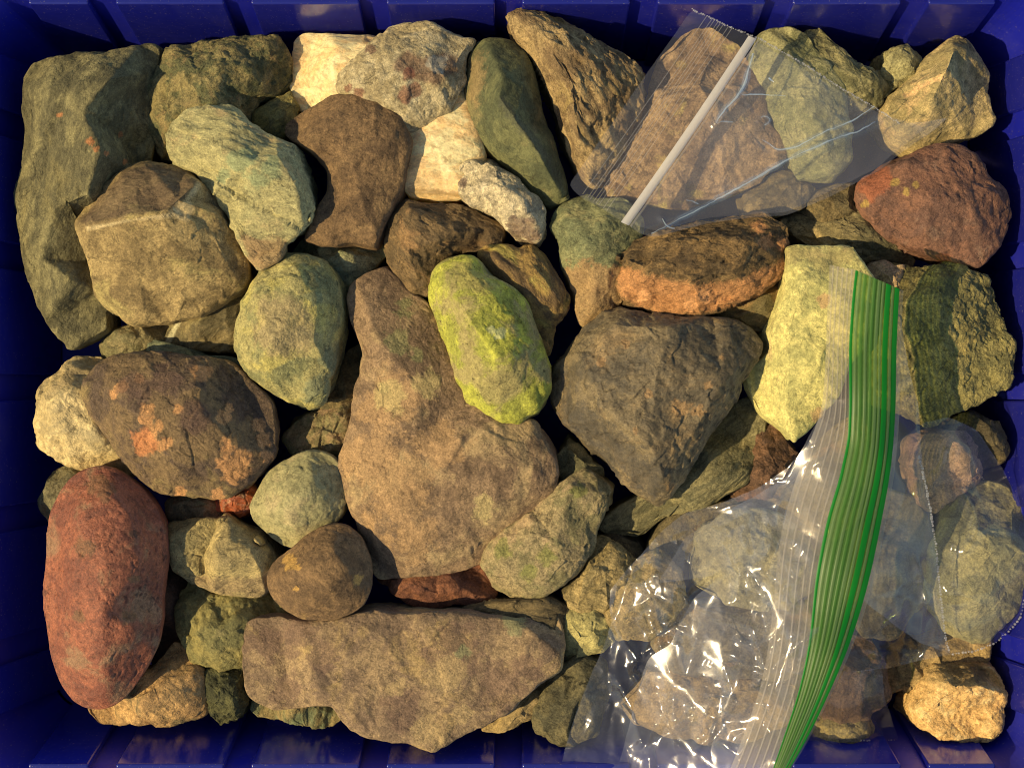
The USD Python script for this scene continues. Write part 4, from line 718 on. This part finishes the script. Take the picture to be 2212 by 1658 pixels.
def h_big(x, y): return hz(x, y) + fo2(x, y) * 0.5 + (k1(x, y) + k2(x, y) + kf(x, y) + fo1(x, y)) * (0.22 + 0.95 * field(wcr, x, y)) + streaks(x, y)
left_body = [(1788,862),(1745,960),(1700,1010),(1640,1052),(1560,1085),(1478,1108),(1425,1150),(1392,1190),(1350,1232),(1318,1275),(1316,1310),(1322,1340),(1306,1390),(1275,1460),(1240,1550),(1222,1610),(1208,1675),(1690,1675),(1745,1570),(1800,1440),(1850,1290),(1890,1130),(1915,1000),(1930,860)]
sheet('front_film', left_body, h_big, F_crumple, bp, 4.6, 11)
inner = [(1770,900),(1700,1030),(1560,1110),(1480,1160),(1420,1260),(1560,1240),(1500,1290),(1470,1340),(1450,1390),(1400,1420),(1380,1480),(1350,1600),(1330,1675),(1670,1675),(1730,1560),(1790,1420),(1840,1280),(1880,1120),(1905,1000)]
sheet('back_film', inner, lambda x, y: np.maximum(hz(x, y) - 14, field(near, x, y) + 7) + (k3(x, y) + 0.8 * k2(y * 0.7 + 400, x)) * (0.4 + 0.7 * field(wcr, x, y)), F_crumple, bp, 8.0, 12)
right_body = [(1938,640),(1962,790),(1985,880),(1990,980),(2010,1100),(2028,1250),(2042,1380),(2055,1412),(1985,1387),(1920,1340),(1862,1294),(1890,1180),(1915,1040),(1930,860)]
k4 = crumple(14, 75, 13, (1700, 600, 2300, 1700)); tri_st = glint_crease([[(2010,1290),(1990,1340),(1985,1385)], [(2020,1280),(2030,1330),(2020,1380)], [(1990,1230),(1998,1260),(2000,1300)], [(1985,1215),(1988,1240)]], 17, 17)
sheet('side_film', right_body, lambda x, y: hz(x, y) + k4(x, y) + tri_st(x, y) + fo2(x, y) * 0.7, F_crumple, bp, 5.0, 13)
beads('crimped_seam', [(1985,985),(2000,1050),(2010,1100),(2022,1180),(2030,1270),(2042,1370),(2050,1405)], lambda x, y: hz(x, y) + k4(x, y), F_bead, bp, 5.5, 2.0, 14)
zl = [(1848,583),(1838,680),(1834,760),(1834,860),(1832,930),(1818,1010),(1785,1130),(1762,1250),(1748,1380),(1728,1480),(1690,1600),(1664,1675)]
zr = [(1943,624),(1939,700),(1936,780),(1935,860),(1931,940),(1924,1010),(1903,1130),(1875,1260),(1835,1390),(1798,1480),(1740,1600),(1696,1675)]
def h_zip(x, y): return hz(x, y) + 24
ribbon('zipper_band', zl, zr, h_zip, F_green, bp, 0, 1, 0, 10, 110, 18)
for s, w_, m_ in ((0.0, .06, F_green_bright), (.10, .06, F_green_pale), (.20, .07, F_green), (.31, .06, F_green_pale), (.42, .06, F_green), (.52, .07, F_green_pale), (.62, .05, F_green_pale), (.70, .11, F_green_bright), (.83, .05, F_green_pale), (.89, .11, F_green_bright)):
    ribbon('zipper_rib', zl, zr, h_zip, m_, bp, s, s + w_, 2.0 + 10.5 * math.sqrt(max(0, 1 - (2 * s + w_ - 1) ** 2)), 0.7, 110, 6)
fl = [(1792,572),(1786,700),(1782,800),(1776,870),(1745,965),(1705,1080),(1680,1200),(1668,1330),(1650,1450),(1605,1590),(1570,1675)]
def h_lip2(x, y): return hz(x, y) + 20
ribbon('lip_film', fl, zl, h_lip2, F_milky, bp, 0, 1, 0, 0, 110, 12)
ribbon('edge_film', zl, zr, h_lip2, F_milky, bp, 1.0, 1.09, 0, 0, 110, 4)
for s in (0.12, 0.3, 0.5, 0.68, 0.85):
    ribbon('lip_rib', fl, zl, h_lip2, F_rib, bp, s, s + 0.06, 1.5, 2.5, 110, 5)

# the clear bag round the stones by the right wall
rb, rp = xform('clear_stone_bag', (0, 0, 0)); tag(rb.GetPrim(), 'clear bag with crimped seams wrapped over grey-green and pinkish stones at the lower right wall', 'plastic bag')
c3 = [(1930,960,20),(2050,905,0),(2110,930,-20),(2170,1020,-40),(2212,1120,-30),(2225,1250,-50),(2205,1330,-60),(2110,1405,-110),(2050,1412,-110),(1930,1440,-120),(1840,1452,-110),(1800,1400,-60),(1860,1290,-20),(1900,1130,10),(2080,1180,30),(2000,1000,30)]
hs_ = surface(c3, 8); k5 = crumple(15, 110, 8, (1700, 800, 2400, 1700))
st3 = glint_crease([[(2060,975),(2050,1000),(2020,1030),(1995,1060)], [(2075,1060),(2100,1095),(2112,1130)], [(2112,1135),(2105,1165),(2085,1190)], [(1842,1345),(1870,1375),(1905,1415)], [(1830,1400),(1840,1380),(1870,1378),(1900,1392)], [(2045,1280),(2100,1285),(2150,1272)]], 15, 15)
outer = [(1930,960),(1990,915),(2050,900),(2110,928),(2168,1015),(2212,1110),(2228,1250),(2206,1330),(2150,1388),(2110,1405),(2052,1413),(1990,1425),(1930,1440),(1840,1452),(1790,1440),(1820,1370),(1862,1290),(1900,1130)]
sheet('front_film', outer, lambda x, y: hs_(x, y) + k5(x, y) + st3(x, y) + fo2(x + 60, y - 40) * 0.6, F_clear, rp, 6.0, 15)
c4 = [(1640,1675,-60),(1700,1620,-110),(1940,1598,-160),(1905,1445,-110),(1840,1452,-105),(1780,1500,-60),(1600,1640,-20)]
hc = surface(c4, 7); k6 = crumple(16, 60, 8, (1500, 1300, 2100, 1750))
sheet('corner_film', [(1905,1440),(1910,1500),(1925,1550),(1942,1598),(1860,1600),(1780,1606),(1700,1622),(1640,1660),(1690,1580),(1750,1500),(1800,1445),(1842,1450)], lambda x, y: hc(x, y) + k6(x, y), F_clear, rp, 7.0, 16)
beads('crimped_edge', [(2214,1290),(2206,1330),(2180,1362),(2150,1388),(2110,1405),(2052,1413)], lambda x, y: hs_(x, y) + k5(x, y), F_bead, rp, 7, 2.2, 17)
beads('crimped_edge', [(1860,1599),(1900,1597),(1942,1598)], lambda x, y: hc(x, y) + k6(x, y), F_bead, rp, 6, 1.6, 18)
